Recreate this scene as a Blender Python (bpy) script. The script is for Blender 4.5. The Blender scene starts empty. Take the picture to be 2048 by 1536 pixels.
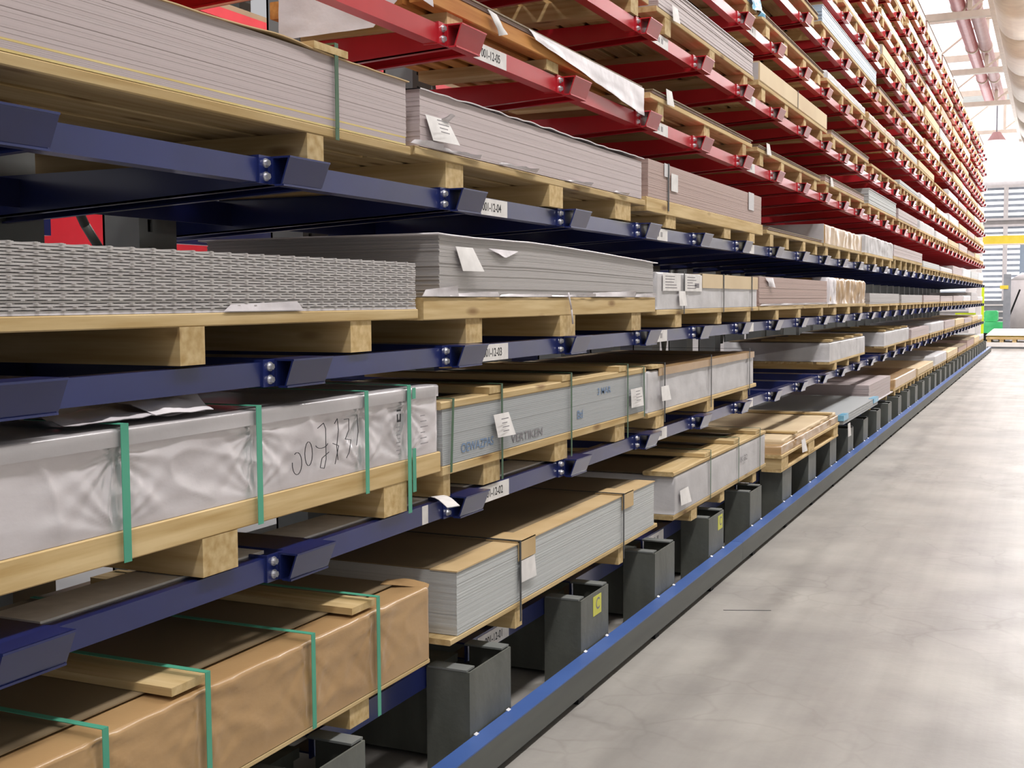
import bpy, math, random
from mathutils import Vector, Matrix, noise
random.seed(7)
S = bpy.context.scene
COL = S.collection

# ------------------------------------------------------------------ camera
FPX = 2378.058
R2 = Vector((0.9103605, 0.4137774, -0.0056607)); U2 = Vector((-0.0237472, 0.0658935, 0.9975440)); F = Vector((-0.4131342, 0.9079903, -0.0698129))
CAM = Vector((0, 0, 1.5977))
cd = bpy.data.cameras.new('camera'); cam = bpy.data.objects.new('camera', cd); COL.objects.link(cam)
cd.sensor_width = 36; cd.lens = FPX / 2048 * 36; cd.clip_end = 300; cd.clip_start = 0.05
m = Matrix((( R2.x, U2.x, -F.x, CAM.x), (R2.y, U2.y, -F.y, CAM.y), (R2.z, U2.z, -F.z, CAM.z), (0, 0, 0, 1)))
cam.matrix_world = m
S.camera = cam
def pr(x, y, z):
    P = Vector((x, y, z)) - CAM; d = P.dot(F)
    if d < .05: return (-9999, 0)
    return 1024 + FPX * P.dot(R2) / d, 768 - FPX * P.dot(U2) / d

# ------------------------------------------------------------------ light
S.view_settings.view_transform = 'Standard'; S.view_settings.look = 'None'
S.view_settings.gamma = 1; S.view_settings.exposure = 0.07; S.view_settings.use_curve_mapping = False
W = bpy.data.worlds.new('hall'); S.world = W; W.use_nodes = True
W.node_tree.nodes['Background'].inputs[0].default_value = (0.95, 0.93, 0.95, 1)
W.node_tree.nodes['Background'].inputs[1].default_value = 0.5
def area(name, loc, sx, sy, power, col=(1, .97, .95), rot=(0, 0, 0)):
    l = bpy.data.lights.new(name, 'AREA'); l.shape = 'RECTANGLE'; l.size = sx; l.size_y = sy; l.energy = power; l.color = col
    o = bpy.data.objects.new(name, l); COL.objects.link(o); o.location = loc; o.rotation_euler = rot
    return o
for i, (y, p) in enumerate([(-3.5, 190), (2.5, 210), (8.5, 230), (14.5, 250), (20.5, 280), (26.5, 310), (32.5, 330), (38.5, 330)]):
    area('ceiling_light', (.9, y, 8.6), .7, 3.2, p * 1.5, rot=(0, math.radians(8), 0))
area('daylight_from_end', (-.2, 59.0, 5.0), 9, 7, 850, (1, .98, 1), rot=(math.radians(-90), 0, 0))
area('ceiling_light_behind', (-6.1, 8, 7.5), 1.2, 14, 900, rot=(0, 0, 0))

# ------------------------------------------------------------------ materials
def nt(name):
    mt = bpy.data.materials.new(name); mt.use_nodes = True
    return mt, mt.node_tree.nodes, mt.node_tree.links, mt.node_tree.nodes['Principled BSDF']
def rgb(h):
    r, g, b = [int(h[i:i + 2], 16) / 255 for i in (0, 2, 4)]
    f = lambda c: c / 12.92 if c <= .04045 else ((c + .055) / 1.055) ** 2.4
    return (f(r), f(g), f(b), 1)
def mk(name, c1, c2=None, rough=.5, metal=0, scale=(4, 4, 4), detail=4, lo=.35, hi=.65, bump=0, bscale=None, rand=0, coat=0, spec=None, bdist=.01):
    mt, n, l, b = nt(name)
    b.inputs['Specular IOR Level'].default_value = .4
    c1 = rgb(c1); c2 = rgb(c2) if c2 else c1
    tc = n.new('ShaderNodeTexCoord'); mp = n.new('ShaderNodeMapping'); mp.inputs['Scale'].default_value = scale
    l.new(tc.outputs['Object'], mp.inputs[0])
    oi = n.new('ShaderNodeObjectInfo')
    va = n.new('ShaderNodeVectorMath'); va.operation = 'ADD'
    sc = n.new('ShaderNodeVectorMath'); sc.operation = 'SCALE'; sc.inputs[3].default_value = 37
    cx = n.new('ShaderNodeCombineXYZ')
    for k in range(3): l.new(oi.outputs['Random'], cx.inputs[k])
    l.new(cx.outputs[0], sc.inputs[0]); l.new(mp.outputs[0], va.inputs[0]); l.new(sc.outputs[0], va.inputs[1])
    nz = n.new('ShaderNodeTexNoise'); nz.inputs['Scale'].default_value = 1; nz.inputs['Detail'].default_value = detail
    l.new(va.outputs[0], nz.inputs['Vector'])
    cr = n.new('ShaderNodeValToRGB'); cr.color_ramp.elements[0].position = lo; cr.color_ramp.elements[1].position = hi
    cr.color_ramp.elements[0].color = c1; cr.color_ramp.elements[1].color = c2
    l.new(nz.outputs[0], cr.inputs[0])
    out = cr.outputs[0]
    if rand:
        hs = n.new('ShaderNodeHueSaturation')
        mr = n.new('ShaderNodeMapRange'); mr.inputs[3].default_value = 1 - rand; mr.inputs[4].default_value = 1 + rand
        l.new(oi.outputs['Random'], mr.inputs[0]); l.new(mr.outputs[0], hs.inputs['Value']); l.new(out, hs.inputs['Color']); out = hs.outputs[0]
    l.new(out, b.inputs['Base Color'])
    b.inputs['Roughness'].default_value = rough; b.inputs['Metallic'].default_value = metal
    if coat: b.inputs['Coat Weight'].default_value = coat; b.inputs['Coat Roughness'].default_value = .15
    if spec is not None: b.inputs['Specular IOR Level'].default_value = spec
    if bump:
        bz = n.new('ShaderNodeTexNoise'); bz.inputs['Scale'].default_value = 1; bz.inputs['Detail'].default_value = 6
        m2 = n.new('ShaderNodeMapping'); m2.inputs['Scale'].default_value = bscale or scale
        l.new(tc.outputs['Object'], m2.inputs[0]); l.new(m2.outputs[0], bz.inputs['Vector'])
        bp = n.new('ShaderNodeBump'); bp.inputs['Strength'].default_value = bump; bp.inputs['Distance'].default_value = bdist
        l.new(bz.outputs[0], bp.inputs['Height']); l.new(bp.outputs[0], b.inputs['Normal'])
    return mt
def emit(name, c, s):
    mt, n, l, b = nt(name); b.inputs['Base Color'].default_value = rgb(c)
    b.inputs['Emission Color'].default_value = rgb(c); b.inputs['Emission Strength'].default_value = s
    return mt
M = {}
M['blue'] = mk('blue_paint', '1a2458', '1e2a66', .28, 0, (3, 3, 3), coat=.6)
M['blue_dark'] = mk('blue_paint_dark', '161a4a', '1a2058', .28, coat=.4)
M['blue_rail'] = mk('blue_guide_paint', '3c5a98', '4464a4', .4)
M['red'] = mk('red_paint', 'b41e2a', 'c22834', .3, 0, (3, 3, 3), coat=.5)
M['grey'] = mk('grey_steel', '565852', '646660', .5, .0, (9, 9, 3), bump=.15, bscale=(30, 30, 30))
M['grey_web'] = mk('grey_guide_web', '50524f', '5c5e5a', .55, 0, (3, 1, 9))
M['column'] = mk('column_steel', '6a6d6c', '777a78', .5)
M['black'] = mk('dark_hole', '0c0c0e', '101014', .8)
M['bolt'] = mk('zinc_bolt', 'cfcfd4', 'e2e2e6', .3, .7)
def wood(name, ax, a='b0925e', b='cfb688', rand=.14):
    sc = [38, 38, 38]; sc[ax] = 2.2
    mt = mk(name, a, b, .75, 0, tuple(sc), 5, .3, .68, bump=.25, rand=rand, bdist=.003)
    n = mt.node_tree.nodes; l = mt.node_tree.links
    # knots and dark stains
    tc = n.new('ShaderNodeTexCoord'); mp = n.new('ShaderNodeMapping'); s2 = [9, 9, 9]; s2[ax] = 2.6; mp.inputs['Scale'].default_value = s2
    oi = n.new('ShaderNodeObjectInfo'); ad = n.new('ShaderNodeVectorMath'); ad.operation = 'ADD'; ml = n.new('ShaderNodeMath'); ml.operation = 'MULTIPLY'; ml.inputs[1].default_value = 61
    l.new(oi.outputs['Random'], ml.inputs[0]); l.new(tc.outputs['Object'], mp.inputs[0]); l.new(mp.outputs[0], ad.inputs[0]); l.new(ml.outputs[0], ad.inputs[1])
    vz = n.new('ShaderNodeTexVoronoi'); vz.inputs['Scale'].default_value = 1; l.new(ad.outputs[0], vz.inputs['Vector'])
    cr = n.new('ShaderNodeValToRGB'); cr.color_ramp.elements[0].position = .06; cr.color_ramp.elements[1].position = .17
    cr.color_ramp.elements[0].color = (.32, .2, .1, 1); cr.color_ramp.elements[1].color = (1, 1, 1, 1)
    l.new(vz.outputs['Distance'], cr.inputs[0])
    mx = n.new('ShaderNodeMix'); mx.data_type = 'RGBA'; mx.blend_type = 'MULTIPLY'; mx.inputs[0].default_value = .75
    bs = n['Principled BSDF']; old = bs.inputs['Base Color'].links[0].from_socket
    l.new(old, mx.inputs[6]); l.new(cr.outputs[0], mx.inputs[7]); l.new(mx.outputs[2], bs.inputs['Base Color'])
    return mt
M['wood_x'] = wood('pine_across', 0); M['wood_y'] = wood('pine_along', 1); M['wood_z'] = wood('pine_upright', 2)
M['wood_o'] = wood('orange_plank', 1, 'a8682c', 'c98c48', .05)
M['wood_d'] = wood('brown_plank', 1, '6a4a32', '8a6444', .1)
def sheetmat(name, a, b, rough=.4, metal=0.0, zs=260, rand=.03):
    return mk(name, a, b, rough, metal, (.02, .03, zs), 2, .25, .75, rand=rand)
M['pink'] = sheetmat('pinkish_sheet_edges', 'b6a7a7', 'beb1b1', .5)
M['pink2'] = sheetmat('rosy_sheet_edges', 'b0978f', 'b89f98', .55)
M['alu'] = sheetmat('aluminium_edges', 'a8a3a2', 'b8b3b2', .45, .1)
M['white_sheet'] = sheetmat('white_sheet_edges', 'b2b4b4', 'c6c8c8', .5)
M['grey_sheet'] = sheetmat('grey_sheet_edges', 'a0a3a5', 'abaeb0', .5)
M['blue_sheet'] = sheetmat('bluish_sheet_edges', '93a6b8', 'b4c6d8', .4)
M['bundle'] = mk('milky_wrap', 'b9b6b8', 'c8c5c7', .42, 0, (6, 6, 6), bump=.3, bscale=(9, 9, 14), bdist=.01, rand=.05)
M['tread'] = mk('tread_plate', 'b4afaf', 'c0bcbb', .4, .25, (2, 2, 60))
M['yellow_layer'] = mk('yellow_interleaf', 'cfb878', 'dcc88c', .7)
M['kraft'] = mk('kraft_paper', 'a5835a', 'ae8c62', .36, 0, (3, 3, 3), bump=.25, bscale=(8, 8, 14), rand=.05, coat=.3, bdist=.01)
M['kraft_top'] = mk('brown_cover_board', '786850', '86745a', .55, 0, (1.5, 1.5, 3), rand=.04)
M['kraft_edge'] = mk('light_kraft_edging', 'c0a274', 'ccb084', .6)
M['kraft_light'] = mk('tan_card', 'cdb592', 'd8c29e', .6, 0, (2, 2, 2), rand=.05)
M['film'] = mk('silver_film', 'cac4c8', 'dcd6da', .24, .25, (3, 3, 5), bump=.3, bscale=(6, 6, 9), coat=.6, bdist=.012)
M['film_dark'] = mk('grey_film', 'a8a4a6', 'bdb8ba', .3, .1, (2, 2, 2), bump=.4, bscale=(6, 6, 6), coat=.3)  # darker, greyer film tone for the top board
M['paper'] = mk('white_paper', 'd8d4d2', 'e6e2e0', .6, 0, (20, 20, 20))
M['plastic'] = mk('white_plastic', 'd2ccd0', 'e6e0e4', .35, 0, (6, 6, 6), bump=.3, bscale=(12, 12, 12))
M['blue_film'] = mk('light_blue_film', '5aa0c4', '9cd0e8', .3, 0, (8, 8, 8), bump=.5)
M['green_strap'] = mk('green_strap', '4a9a80', '54a68a', .45)
M['dark_strap'] = mk('dark_green_strap', '3c5a44', '48684e', .5)
M['black_strap'] = mk('black_strap', '23262a', '2c3034', .5)
M['ink'] = mk('black_ink', '28282c', '28282c', .7)
M['ink_soft'] = mk('faded_ink', '7c787c', '8a868a', .7)
M['ink_blue'] = mk('blue_marker', '7088a8', '7e94b2', .7)
M['yellow_label'] = mk('yellow_sticker', 'c6c64a', 'd2cf58', .5)
M['yellow'] = mk('yellow_paint', 'd9c23c', 'e2cc4a', .5)
M['lime'] = mk('lime_paint', 'c8e020', 'd2ea2c', .5)
M['green'] = mk('green_machine', '48c878', '5cd88a', .5)
M['white'] = mk('white_steel', 'e2dedc', 'ece8e6', .5)
M['cream'] = mk('cream_steel', 'dccfbe', 'e6dac8', .55)
M['pipe'] = mk('red_pipe', 'b86464', 'c27070', .45)
M['pipe_b'] = mk('rosy_pipe', 'ae8480', 'b88e8a', .5)
M['darkgrey'] = mk('dark_grey_post', '80848a', '8c9096', .5)
M['louvre'] = mk('grey_louvre', '82888e', '90969c', .4)
M['skylight'] = emit('skylight_panel', 'f6f0f8', 1.15)
M['window'] = emit('daylight_glow', 'f4f2f6', 1.1)  # daylight glow of the window slats, also put on the cladding
M['roof'] = mk('roof_sheet', 'd8dcd6', 'e4e8e2', .7)
# floor : worn concrete
def floor_mat():
    mt, n, l, b = nt('worn_concrete')
    tc = n.new('ShaderNodeTexCoord')
    def noi(scale, det, vec=None, rough=.55):
        z = n.new('ShaderNodeTexNoise'); z.inputs['Scale'].default_value = scale; z.inputs['Detail'].default_value = det; z.inputs['Roughness'].default_value = rough
        l.new(vec or tc.outputs['Object'], z.inputs['Vector']); return z
    def ramp(src, a, c, pa, pb):
        r = n.new('ShaderNodeValToRGB'); r.color_ramp.elements[0].position = pa; r.color_ramp.elements[1].position = pb
        r.color_ramp.elements[0].color = a; r.color_ramp.elements[1].color = c; l.new(src, r.inputs[0]); return r
    base = ramp(noi(1.3, 6).outputs[0], rgb('928e8a'), rgb('aaa6a0'), .36, .66)
    mp = n.new('ShaderNodeMapping'); mp.inputs['Scale'].default_value = (7, .28, 1); l.new(tc.outputs['Object'], mp.inputs[0])
    streak = ramp(noi(1, 5, mp.outputs[0]).outputs[0], (.80, .78, .76, 1), (1.04, 1.03, 1.02, 1), .36, .62)
    mx = n.new('ShaderNodeMix'); mx.data_type = 'RGBA'; mx.blend_type = 'MULTIPLY'; mx.inputs[0].default_value = .55
    l.new(base.outputs[0], mx.inputs[6]); l.new(streak.outputs[0], mx.inputs[7])
    # map cracks
    dn = noi(1.6, 3); ms = n.new('ShaderNodeVectorMath'); ms.operation = 'SCALE'; ms.inputs[3].default_value = .5
    l.new(dn.outputs['Color'], ms.inputs[0]); ad = n.new('ShaderNodeVectorMath'); l.new(tc.outputs['Object'], ad.inputs[0]); l.new(ms.outputs[0], ad.inputs[1])
    vo = n.new('ShaderNodeTexVoronoi'); vo.feature = 'DISTANCE_TO_EDGE'; vo.inputs['Scale'].default_value = 3.2; l.new(ad.outputs[0], vo.inputs['Vector'])
    ck = ramp(vo.outputs['Distance'], (.86, .85, .84, 1), (1, 1, 1, 1), 0, .045)
    msk = ramp(noi(.6, 2).outputs[0], (0, 0, 0, 1), (1, 1, 1, 1), .44, .6)
    # cracks only on the trafficked part of the aisle
    mx2 = n.new('ShaderNodeMix'); mx2.data_type = 'RGBA'; mx2.blend_type = 'MULTIPLY'
    l.new(msk.outputs[0], mx2.inputs[0]); l.new(mx.outputs[2], mx2.inputs[6]); l.new(ck.outputs[0], mx2.inputs[7])
    # two tyre tracks parallel to the rack (dark rubber)
    sp = n.new('ShaderNodeSeparateXYZ'); l.new(ad.outputs[0], sp.inputs[0])
    prev = mx2.outputs[2]
    for (xc, w, k) in ((-1.06, .09, .13), (-.66, .16, .05), (-.1, .2, .05)):
        s = n.new('ShaderNodeMath'); s.operation = 'SUBTRACT'; l.new(sp.outputs[0], s.inputs[0]); s.inputs[1].default_value = xc
        a = n.new('ShaderNodeMath'); a.operation = 'ABSOLUTE'; l.new(s.outputs[0], a.inputs[0])
        r = ramp(a.outputs[0], (1 - k, 1 - k, 1 - k, 1), (1, 1, 1, 1), .01, w)
        x3 = n.new('ShaderNodeMix'); x3.data_type = 'RGBA'; x3.blend_type = 'MULTIPLY'; x3.inputs[0].default_value = 1
        l.new(prev, x3.inputs[6]); l.new(r.outputs[0], x3.inputs[7]); prev = x3.outputs[2]
    l.new(prev, b.inputs['Base Color'])
    rr = n.new('ShaderNodeMapRange'); rr.inputs[3].default_value = .32; rr.inputs[4].default_value = .6; l.new(noi(3, 5).outputs[0], rr.inputs[0]); l.new(rr.outputs[0], b.inputs['Roughness'])
    bp = n.new('ShaderNodeBump'); bp.inputs['Strength'].default_value = .12; bp.inputs['Distance'].default_value = .01
    l.new(noi(22, 6).outputs[0], bp.inputs['Height']); l.new(bp.outputs[0], b.inputs['Normal'])
    return mt
M['floor'] = floor_mat()

# ------------------------------------------------------------------ mesh helpers
class MB:
    def __init__(s): s.v = []; s.f = []
    def box(s, x0, x1, y0, y1, z0, z1):
        b = len(s.v)
        s.v += [(x0, y0, z0), (x1, y0, z0), (x1, y1, z0), (x0, y1, z0), (x0, y0, z1), (x1, y0, z1), (x1, y1, z1), (x0, y1, z1)]
        s.f += [tuple(b + i for i in q) for q in ((0, 3, 2, 1), (4, 5, 6, 7), (0, 1, 5, 4), (1, 2, 6, 5), (2, 3, 7, 6), (3, 0, 4, 7))]
        return s
    def hexa(s, p):            # eight corners, bottom ring then top ring
        b = len(s.v); s.v += [tuple(q) for q in p]
        s.f += [tuple(b + i for i in q) for q in ((0, 3, 2, 1), (4, 5, 6, 7), (0, 1, 5, 4), (1, 2, 6, 5), (2, 3, 7, 6), (3, 0, 4, 7))]
        return s
    def bbox(s, x0, x1, y0, y1, z0, z1, c=.004):   # box with bevelled long edges (profile in xz, run along y)
        b = len(s.v)
        P = [(x0 + c, z0), (x1 - c, z0), (x1, z0 + c), (x1, z1 - c), (x1 - c, z1), (x0 + c, z1), (x0, z1 - c), (x0, z0 + c)]
        for y in (y0, y1): s.v += [(x, y, z) for x, z in P]
        s.f += [tuple(b + i for i in range(8)), tuple(b + 15 - i for i in range(8))]
        s.f += [(b + i, b + 8 + i, b + 8 + (i + 1) % 8, b + (i + 1) % 8) for i in range(8)]
        return s
    def prism(s, prof, a0, a1, axis='y'):
        b = len(s.v); n = len(prof)
        for a in (a0, a1):
            for p, q in prof:
                s.v.append((p, a, q) if axis == 'y' else (a, p, q) if axis == 'x' else (p, q, a))
        s.f += [tuple(b + i for i in range(n)), tuple(b + 2 * n - 1 - i for i in range(n))]
        s.f += [(b + i, b + n + i, b + n + (i + 1) % n, b + (i + 1) % n) for i in range(n)]
        return s
    def cyl(s, p, q, r, n=10, r2=None, cap=True):
        p = Vector(p); q = Vector(q); d = (q - p).normalized(); u = d.orthogonal().normalized(); w = d.cross(u); b = len(s.v)
        r2 = r if r2 is None else r2
        for c, rr in ((p, r), (q, r2)):
            for i in range(n):
                a = 2 * math.pi * i / n; s.v.append(tuple(c + (u * math.cos(a) + w * math.sin(a)) * rr))
        s.f += [(b + i, b + (i + 1) % n, b + n + (i + 1) % n, b + n + i) for i in range(n)]
        if cap: s.f += [tuple(b + n - 1 - i for i in range(n)), tuple(b + n + i for i in range(n))]
        return s
    def path(s, pts, r, n=6):
        for a, c in zip(pts, pts[1:]): s.cyl(a, c, r, n)
        return s
    def grid(s, rows):
        b = len(s.v); h = len(rows); w = len(rows[0])
        for r in rows: s.v += [tuple(p) for p in r]
        for i in range(h - 1):
            for j in range(w - 1): s.f.append((b + i * w + j, b + i * w + j + 1, b + (i + 1) * w + j + 1, b + (i + 1) * w + j))
        return s
    def mesh(s, name, mat, smooth=False):
        me = bpy.data.meshes.new(name); me.from_pydata(s.v, [], s.f); me.materials.append(mat if not isinstance(mat, str) else M[mat])
        if smooth: me.shade_smooth()
        me.update(); return me
    def build(s, name, mat, parent=None, smooth=False, off=None, **pr_):
        if off: s.v = [(x - off[0], y - off[1], z - off[2]) for x, y, z in s.v]
        return link(name, s.mesh(name, mat, smooth), parent, **pr_)
def link(name, me, parent=None, loc=None, **props):
    o = bpy.data.objects.new(name, me); COL.objects.link(o)
    if parent: o.parent = parent
    if loc: o.location = loc
    for k, v in props.items(): o[k] = v
    return o
def thing(name, label, cat, loc, group=None):
    o = bpy.data.objects.new(name, None); COL.objects.link(o); o.location = loc; o.empty_display_size = .1
    o['label'] = label; o['category'] = cat
    if group: o['group'] = group
    return o
class T:
    """a thing whose parts are given in world coordinates"""
    def __init__(s, name, label, cat, loc, group=None): s.o = thing(name, label, cat, loc, group); s.l = loc
    def part(s, mb, name, mat, smooth=False, **k): return mb.build(name, mat, s.o, smooth, off=s.l, **k)
    def sub(s, mb, name, mat, parent, smooth=False, **k): return mb.build(name, mat, parent, smooth, off=s.l, **k)
def text_mb(txt, y, z, x, size, squash=1.0, align='LEFT'):
    c = bpy.data.curves.new('t', 'FONT'); c.body = txt; c.size = size; c.align_x = align; c.offset = size * .012
    o = bpy.data.objects.new('t', c); COL.objects.link(o)
    dg = bpy.context.evaluated_depsgraph_get(); me = bpy.data.meshes.new_from_object(o.evaluated_get(dg))
    mb = MB(); mb.v = [(x, y + v.co.x * squash, z + v.co.y) for v in me.vertices]; mb.f = [tuple(p.vertices) for p in me.polygons]
    bpy.data.objects.remove(o); bpy.data.curves.remove(c); bpy.data.meshes.remove(me)
    return mb

# ------------------------------------------------------------------ setting
MB().box(-14, 12, -8, 75, -.12, 0).build('floor', 'floor', kind='structure')
ORD = ['first', 'second', 'third', 'fourth', 'fifth', 'sixth', 'seventh', 'eighth', 'ninth', 'tenth', 'eleventh', 'twelfth', 'thirteenth', 'fourteenth', 'fifteenth', 'sixteenth', 'seventeenth']

# roof with skylight panels and rafters
rf = link('ceiling', None, kind='structure')
for k in range(12):
    y = -6 + k * 6.5
    MB().box(-13, 9, y + .05, y + 6.4, 11.0, 11.08).build('roof_panel', 'roof' if k < 5 or k == 10 else 'skylight', rf)
def truss(y, zb, n):
    t = link('trim_%d' % n, None, kind='structure')
    MB().box(-13, 9, y - .12, y + .12, zb, zb + .17).build('bottom_chord', 'cream', t)
    MB().box(-13, 9, y - .1, y + .1, 10.75, 10.98).build('top_chord', 'cream', t)
    for i in range(11):
        x = -12.7 + i * 2.1
        MB().box(x - .06, x + .06, y - .06, y + .06, zb + .2, 10.8).build('web_post', 'cream', t)
        if i < 10: MB().cyl((x, y, zb + .2), (x + 2.1, y, 10.8), .035, 6).build('diagonal', 'cream', t)
for i, y in enumerate((12.0, 19, 26, 34.2, 42.7, 49.9, 58.5)): truss(y, 9.0 - .003 * i, i + 1)
MB().box(9.0, 9.2, -8, 75, 0, 11.1).build('wall_right', 'roof', kind='structure')

# end wall with glazing
ew = link('wall_far', None, kind='structure')
MB().box(-13, 9, 62, 62.2, 0, 11).build('wall_panel', 'white', ew)
wn = 0
for zr, (z0, z1, slats) in enumerate(((1.0, 5.05, 15), (5.35, 6.9, 5))):
    for xi in range(7):
        x0 = -8.6 + xi * 1.62; wn += 1
        w = link('window_%d' % wn, None, kind='structure')
        MB().box(x0, x0 + 1.5, 61.9, 61.96, z0, z1).build('pane', 'louvre', w)
        fr = MB(); 
        for a, b_ in ((x0 - .06, x0 + .04), (x0 + 1.46, x0 + 1.56)): fr.box(a, b_, 61.7, 61.9, z0 - .05, z1 + .05)
        fr.box(x0 + .04, x0 + 1.46, 61.7, 61.9, z0 - .05, z0 + .05); fr.box(x0 + .04, x0 + 1.46, 61.7, 61.9, z1 - .05, z1 + .05)
        fr.build('window_frame', 'white', w)
        for j in range(slats):
            z = z0 + .1 + (z1 - z0 - .2) * (j + .5) / slats
            MB().box(x0 + .05, x0 + 1.45, 61.72, 61.84, z - .065, z + .065).build('slat', 'window' , w)
for i in range(5):   # high band of cladding panels, given a glow to look daylit
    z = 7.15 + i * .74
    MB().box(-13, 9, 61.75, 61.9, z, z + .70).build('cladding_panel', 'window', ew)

# ------------------------------------------------------------------ the rack
RT = -1.867      # face plane of the rails
LV = {1: .372, 2: .934, 3: 1.449, 4: 1.975, 5: 2.516, 6: 2.961, 7: 3.416, 8: 3.840, 9: 4.272, 10: 4.702, 11: 5.13, 12: 5.56}
YR = lambda i: 1.7917 + i + {0: -.012, 1: .02, 2: .028}.get(i, 0) * -1      # right edge of arm i
NA = 36
rack = thing('cantilever_rack', 'long cantilever rack with blue lower arms and red upper arms holding pallets of sheet metal', 'rack', (-1.8, 0, 0))
RO = Vector((-1.8, 0, 0))
def arm_mb(full):
    mb = MB(); h0, h1 = .072, .135; w = .155; t = .006; xa, xb = -1.868, -3.16
    # inverted U, deeper towards the column
    mb.hexa([(xb, -w, -h1), (xa, -w, -h0), (xa, -w + t, -h0), (xb, -w + t, -h1), (xb, -w, 0), (xa, -w, 0), (xa, -w + t, 0), (xb, -w + t, 0)])
    mb.hexa([(xb, -t, -h1), (xa, -t, -h0), (xa, 0, -h0), (xb, 0, -h1), (xb, -t, 0), (xa, -t, 0), (xa, 0, 0), (xb, 0, 0)])
    mb.box(xb, xa, -w + t, -t, -.006, 0)
    for s in (-w, -.022): mb.hexa([(xb, s, -h1), (xa, s, -h0), (xa, s + .022, -h0), (xb, s + .022, -h1), (xb, s, -h1 + .006), (xa, s, -h0 + .006), (xa, s + .022, -h0 + .006), (xb, s + .022, -h1 + .006)])
    mb.box(-1.868, -1.861, -.238, 0, -h0, 0)           # bolted bracket plate
    mb.box(-1.92, -1.868, -.238, -.232, -h0, 0)
    return mb
def stop_mb():
    mb = MB(); y0, y1 = -.188, 0
    mb.box(-1.861, -1.853, y0 - .002, y1 - .002, -.072, -.0055); mb.box(-1.853, -1.846, y1 - .012, y1 - .004, -.072, -.0055)
    mb.box(-1.861, -1.800, y0, y1, -.005, 0)
    mb.hexa([(-1.834, y0 + .002, -.076), (-1.829, y0 + .002, -.076), (-1.829, y1 - .004, -.076), (-1.834, y1 - .004, -.076), (-1.805, y0, -.0), (-1.800, y0, .0), (-1.800, y1, .0), (-1.805, y1, .0)])
    mb.box(-1.853, -1.824, y0 + .004, y1 - .006, -.076, -.071); mb.box(-1.853, -1.826, y1 - .010, y1 - .006, -.071, -.0055)
    return mb
def bolt_mb():
    mb = MB()
    for z in (-.019, -.053):
        mb.cyl((-1.861, -.21, z), (-1.858, -.21, z), .0125, 12); mb.cyl((-1.858, -.21, z), (-1.850, -.21, z), .0085, 6)
    return mb
def shift(mb, d): mb.v = [(x - d[0], y - d[1], z - d[2]) for x, y, z in mb.v]; return mb
ME = {}
for c in ('blue', 'red'):
    ME['arm', c] = shift(arm_mb(1), (-1.8, 0, 0)).mesh('arm', c)
    ME['stop', c] = shift(stop_mb(), (-1.8, 0, 0)).mesh('end_stop', c)
    a = arm_mb(1); s_ = stop_mb(); b = len(a.v); a.v += s_.v; a.f += [tuple(b + i for i in q) for q in s_.f]
    ME['armfull', c] = shift(a, (-1.8, 0, 0)).mesh('arm', c)
ME['bolt'] = shift(bolt_mb(), (-1.8, 0, 0)).mesh('bolt', 'bolt')
def rail_mb(y0, y1, zt=0.0, h=.062, x=RT, d=.05, t=.005):
    mb = MB(); s = 1 if d > 0 else -1
    mb.box(min(x - t * s, x), max(x - t * s, x), y0, y1, zt - h - .007, zt - .007)
    mb.box(min(x - d, x - t * s), max(x - d, x - t * s), y0, y1, zt - .012, zt - .007); mb.box(min(x - d, x - t * s), max(x - d, x - t * s), y0, y1, zt - h - .007, zt - h - .002)
    return mb
arms = []
for L in range(2, 13):
    for i in range(NA):
        y = YR(i); u, v = pr(-1.8, y, LV[L])
        if v < -420 or u < -500: continue
        arms.append((y, L, i))
arms.sort(); near = set((L, i) for _, L, i in arms[:300])
rest = {'blue': MB(), 'red': MB()}; rrest = {'blue': MB(), 'red': MB()}
lab_mb = []
for y, L, i in arms:
    c = 'blue' if L < 5 else 'red'
    nexty = YR(i + 1) - .238
    if (L, i) in near:
        if i < 13:
            a = link('arm', ME['arm', c], rack, (0, y, LV[L]))
            link('end_stop', ME['stop', c], a); link('bolt', ME['bolt'], a)
        else:
            a = link('arm', ME['armfull', c], rack, (0, y, LV[L]))
        if i < NA - 1:
            r = rail_mb(-.0, nexty - y, 0)
            shift(r, (-1.8, 0, 0)).build('face_rail', c, rack).location = (0, y, LV[L])
    else:
        for mb_, src in ((rest[c], ME['armfull', c]),):
            b = len(mb_.v); mb_.v += [(v.co.x, v.co.y + y, v.co.z + LV[L]) for v in src.vertices]; mb_.f += [tuple(b + k for k in p.vertices) for p in src.polygons]
        if i < NA - 1:
            r = shift(rail_mb(0, nexty - y, 0), (-1.8, -y, -LV[L])); b = len(rrest[c].v); rrest[c].v += r.v; rrest[c].f += [tuple(b + k for k in q) for q in r.f]
for c in ('blue', 'red'):
    if rest[c].v: rest[c].build('far_%s_arm' % c, c, rack, kind='stuff'); rrest[c].build('far_%s_rail' % c, c, rack, kind='stuff')
# near arms just left of the frame edge carry the rails in view
for L in (2, 3, 4):
    r = rail_mb(1.0, YR(0) - .238, 0)
    shift(r, (-1.8, 0, 0)).build('face_rail', 'blue', rack).location = (0, 0, LV[L])
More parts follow.
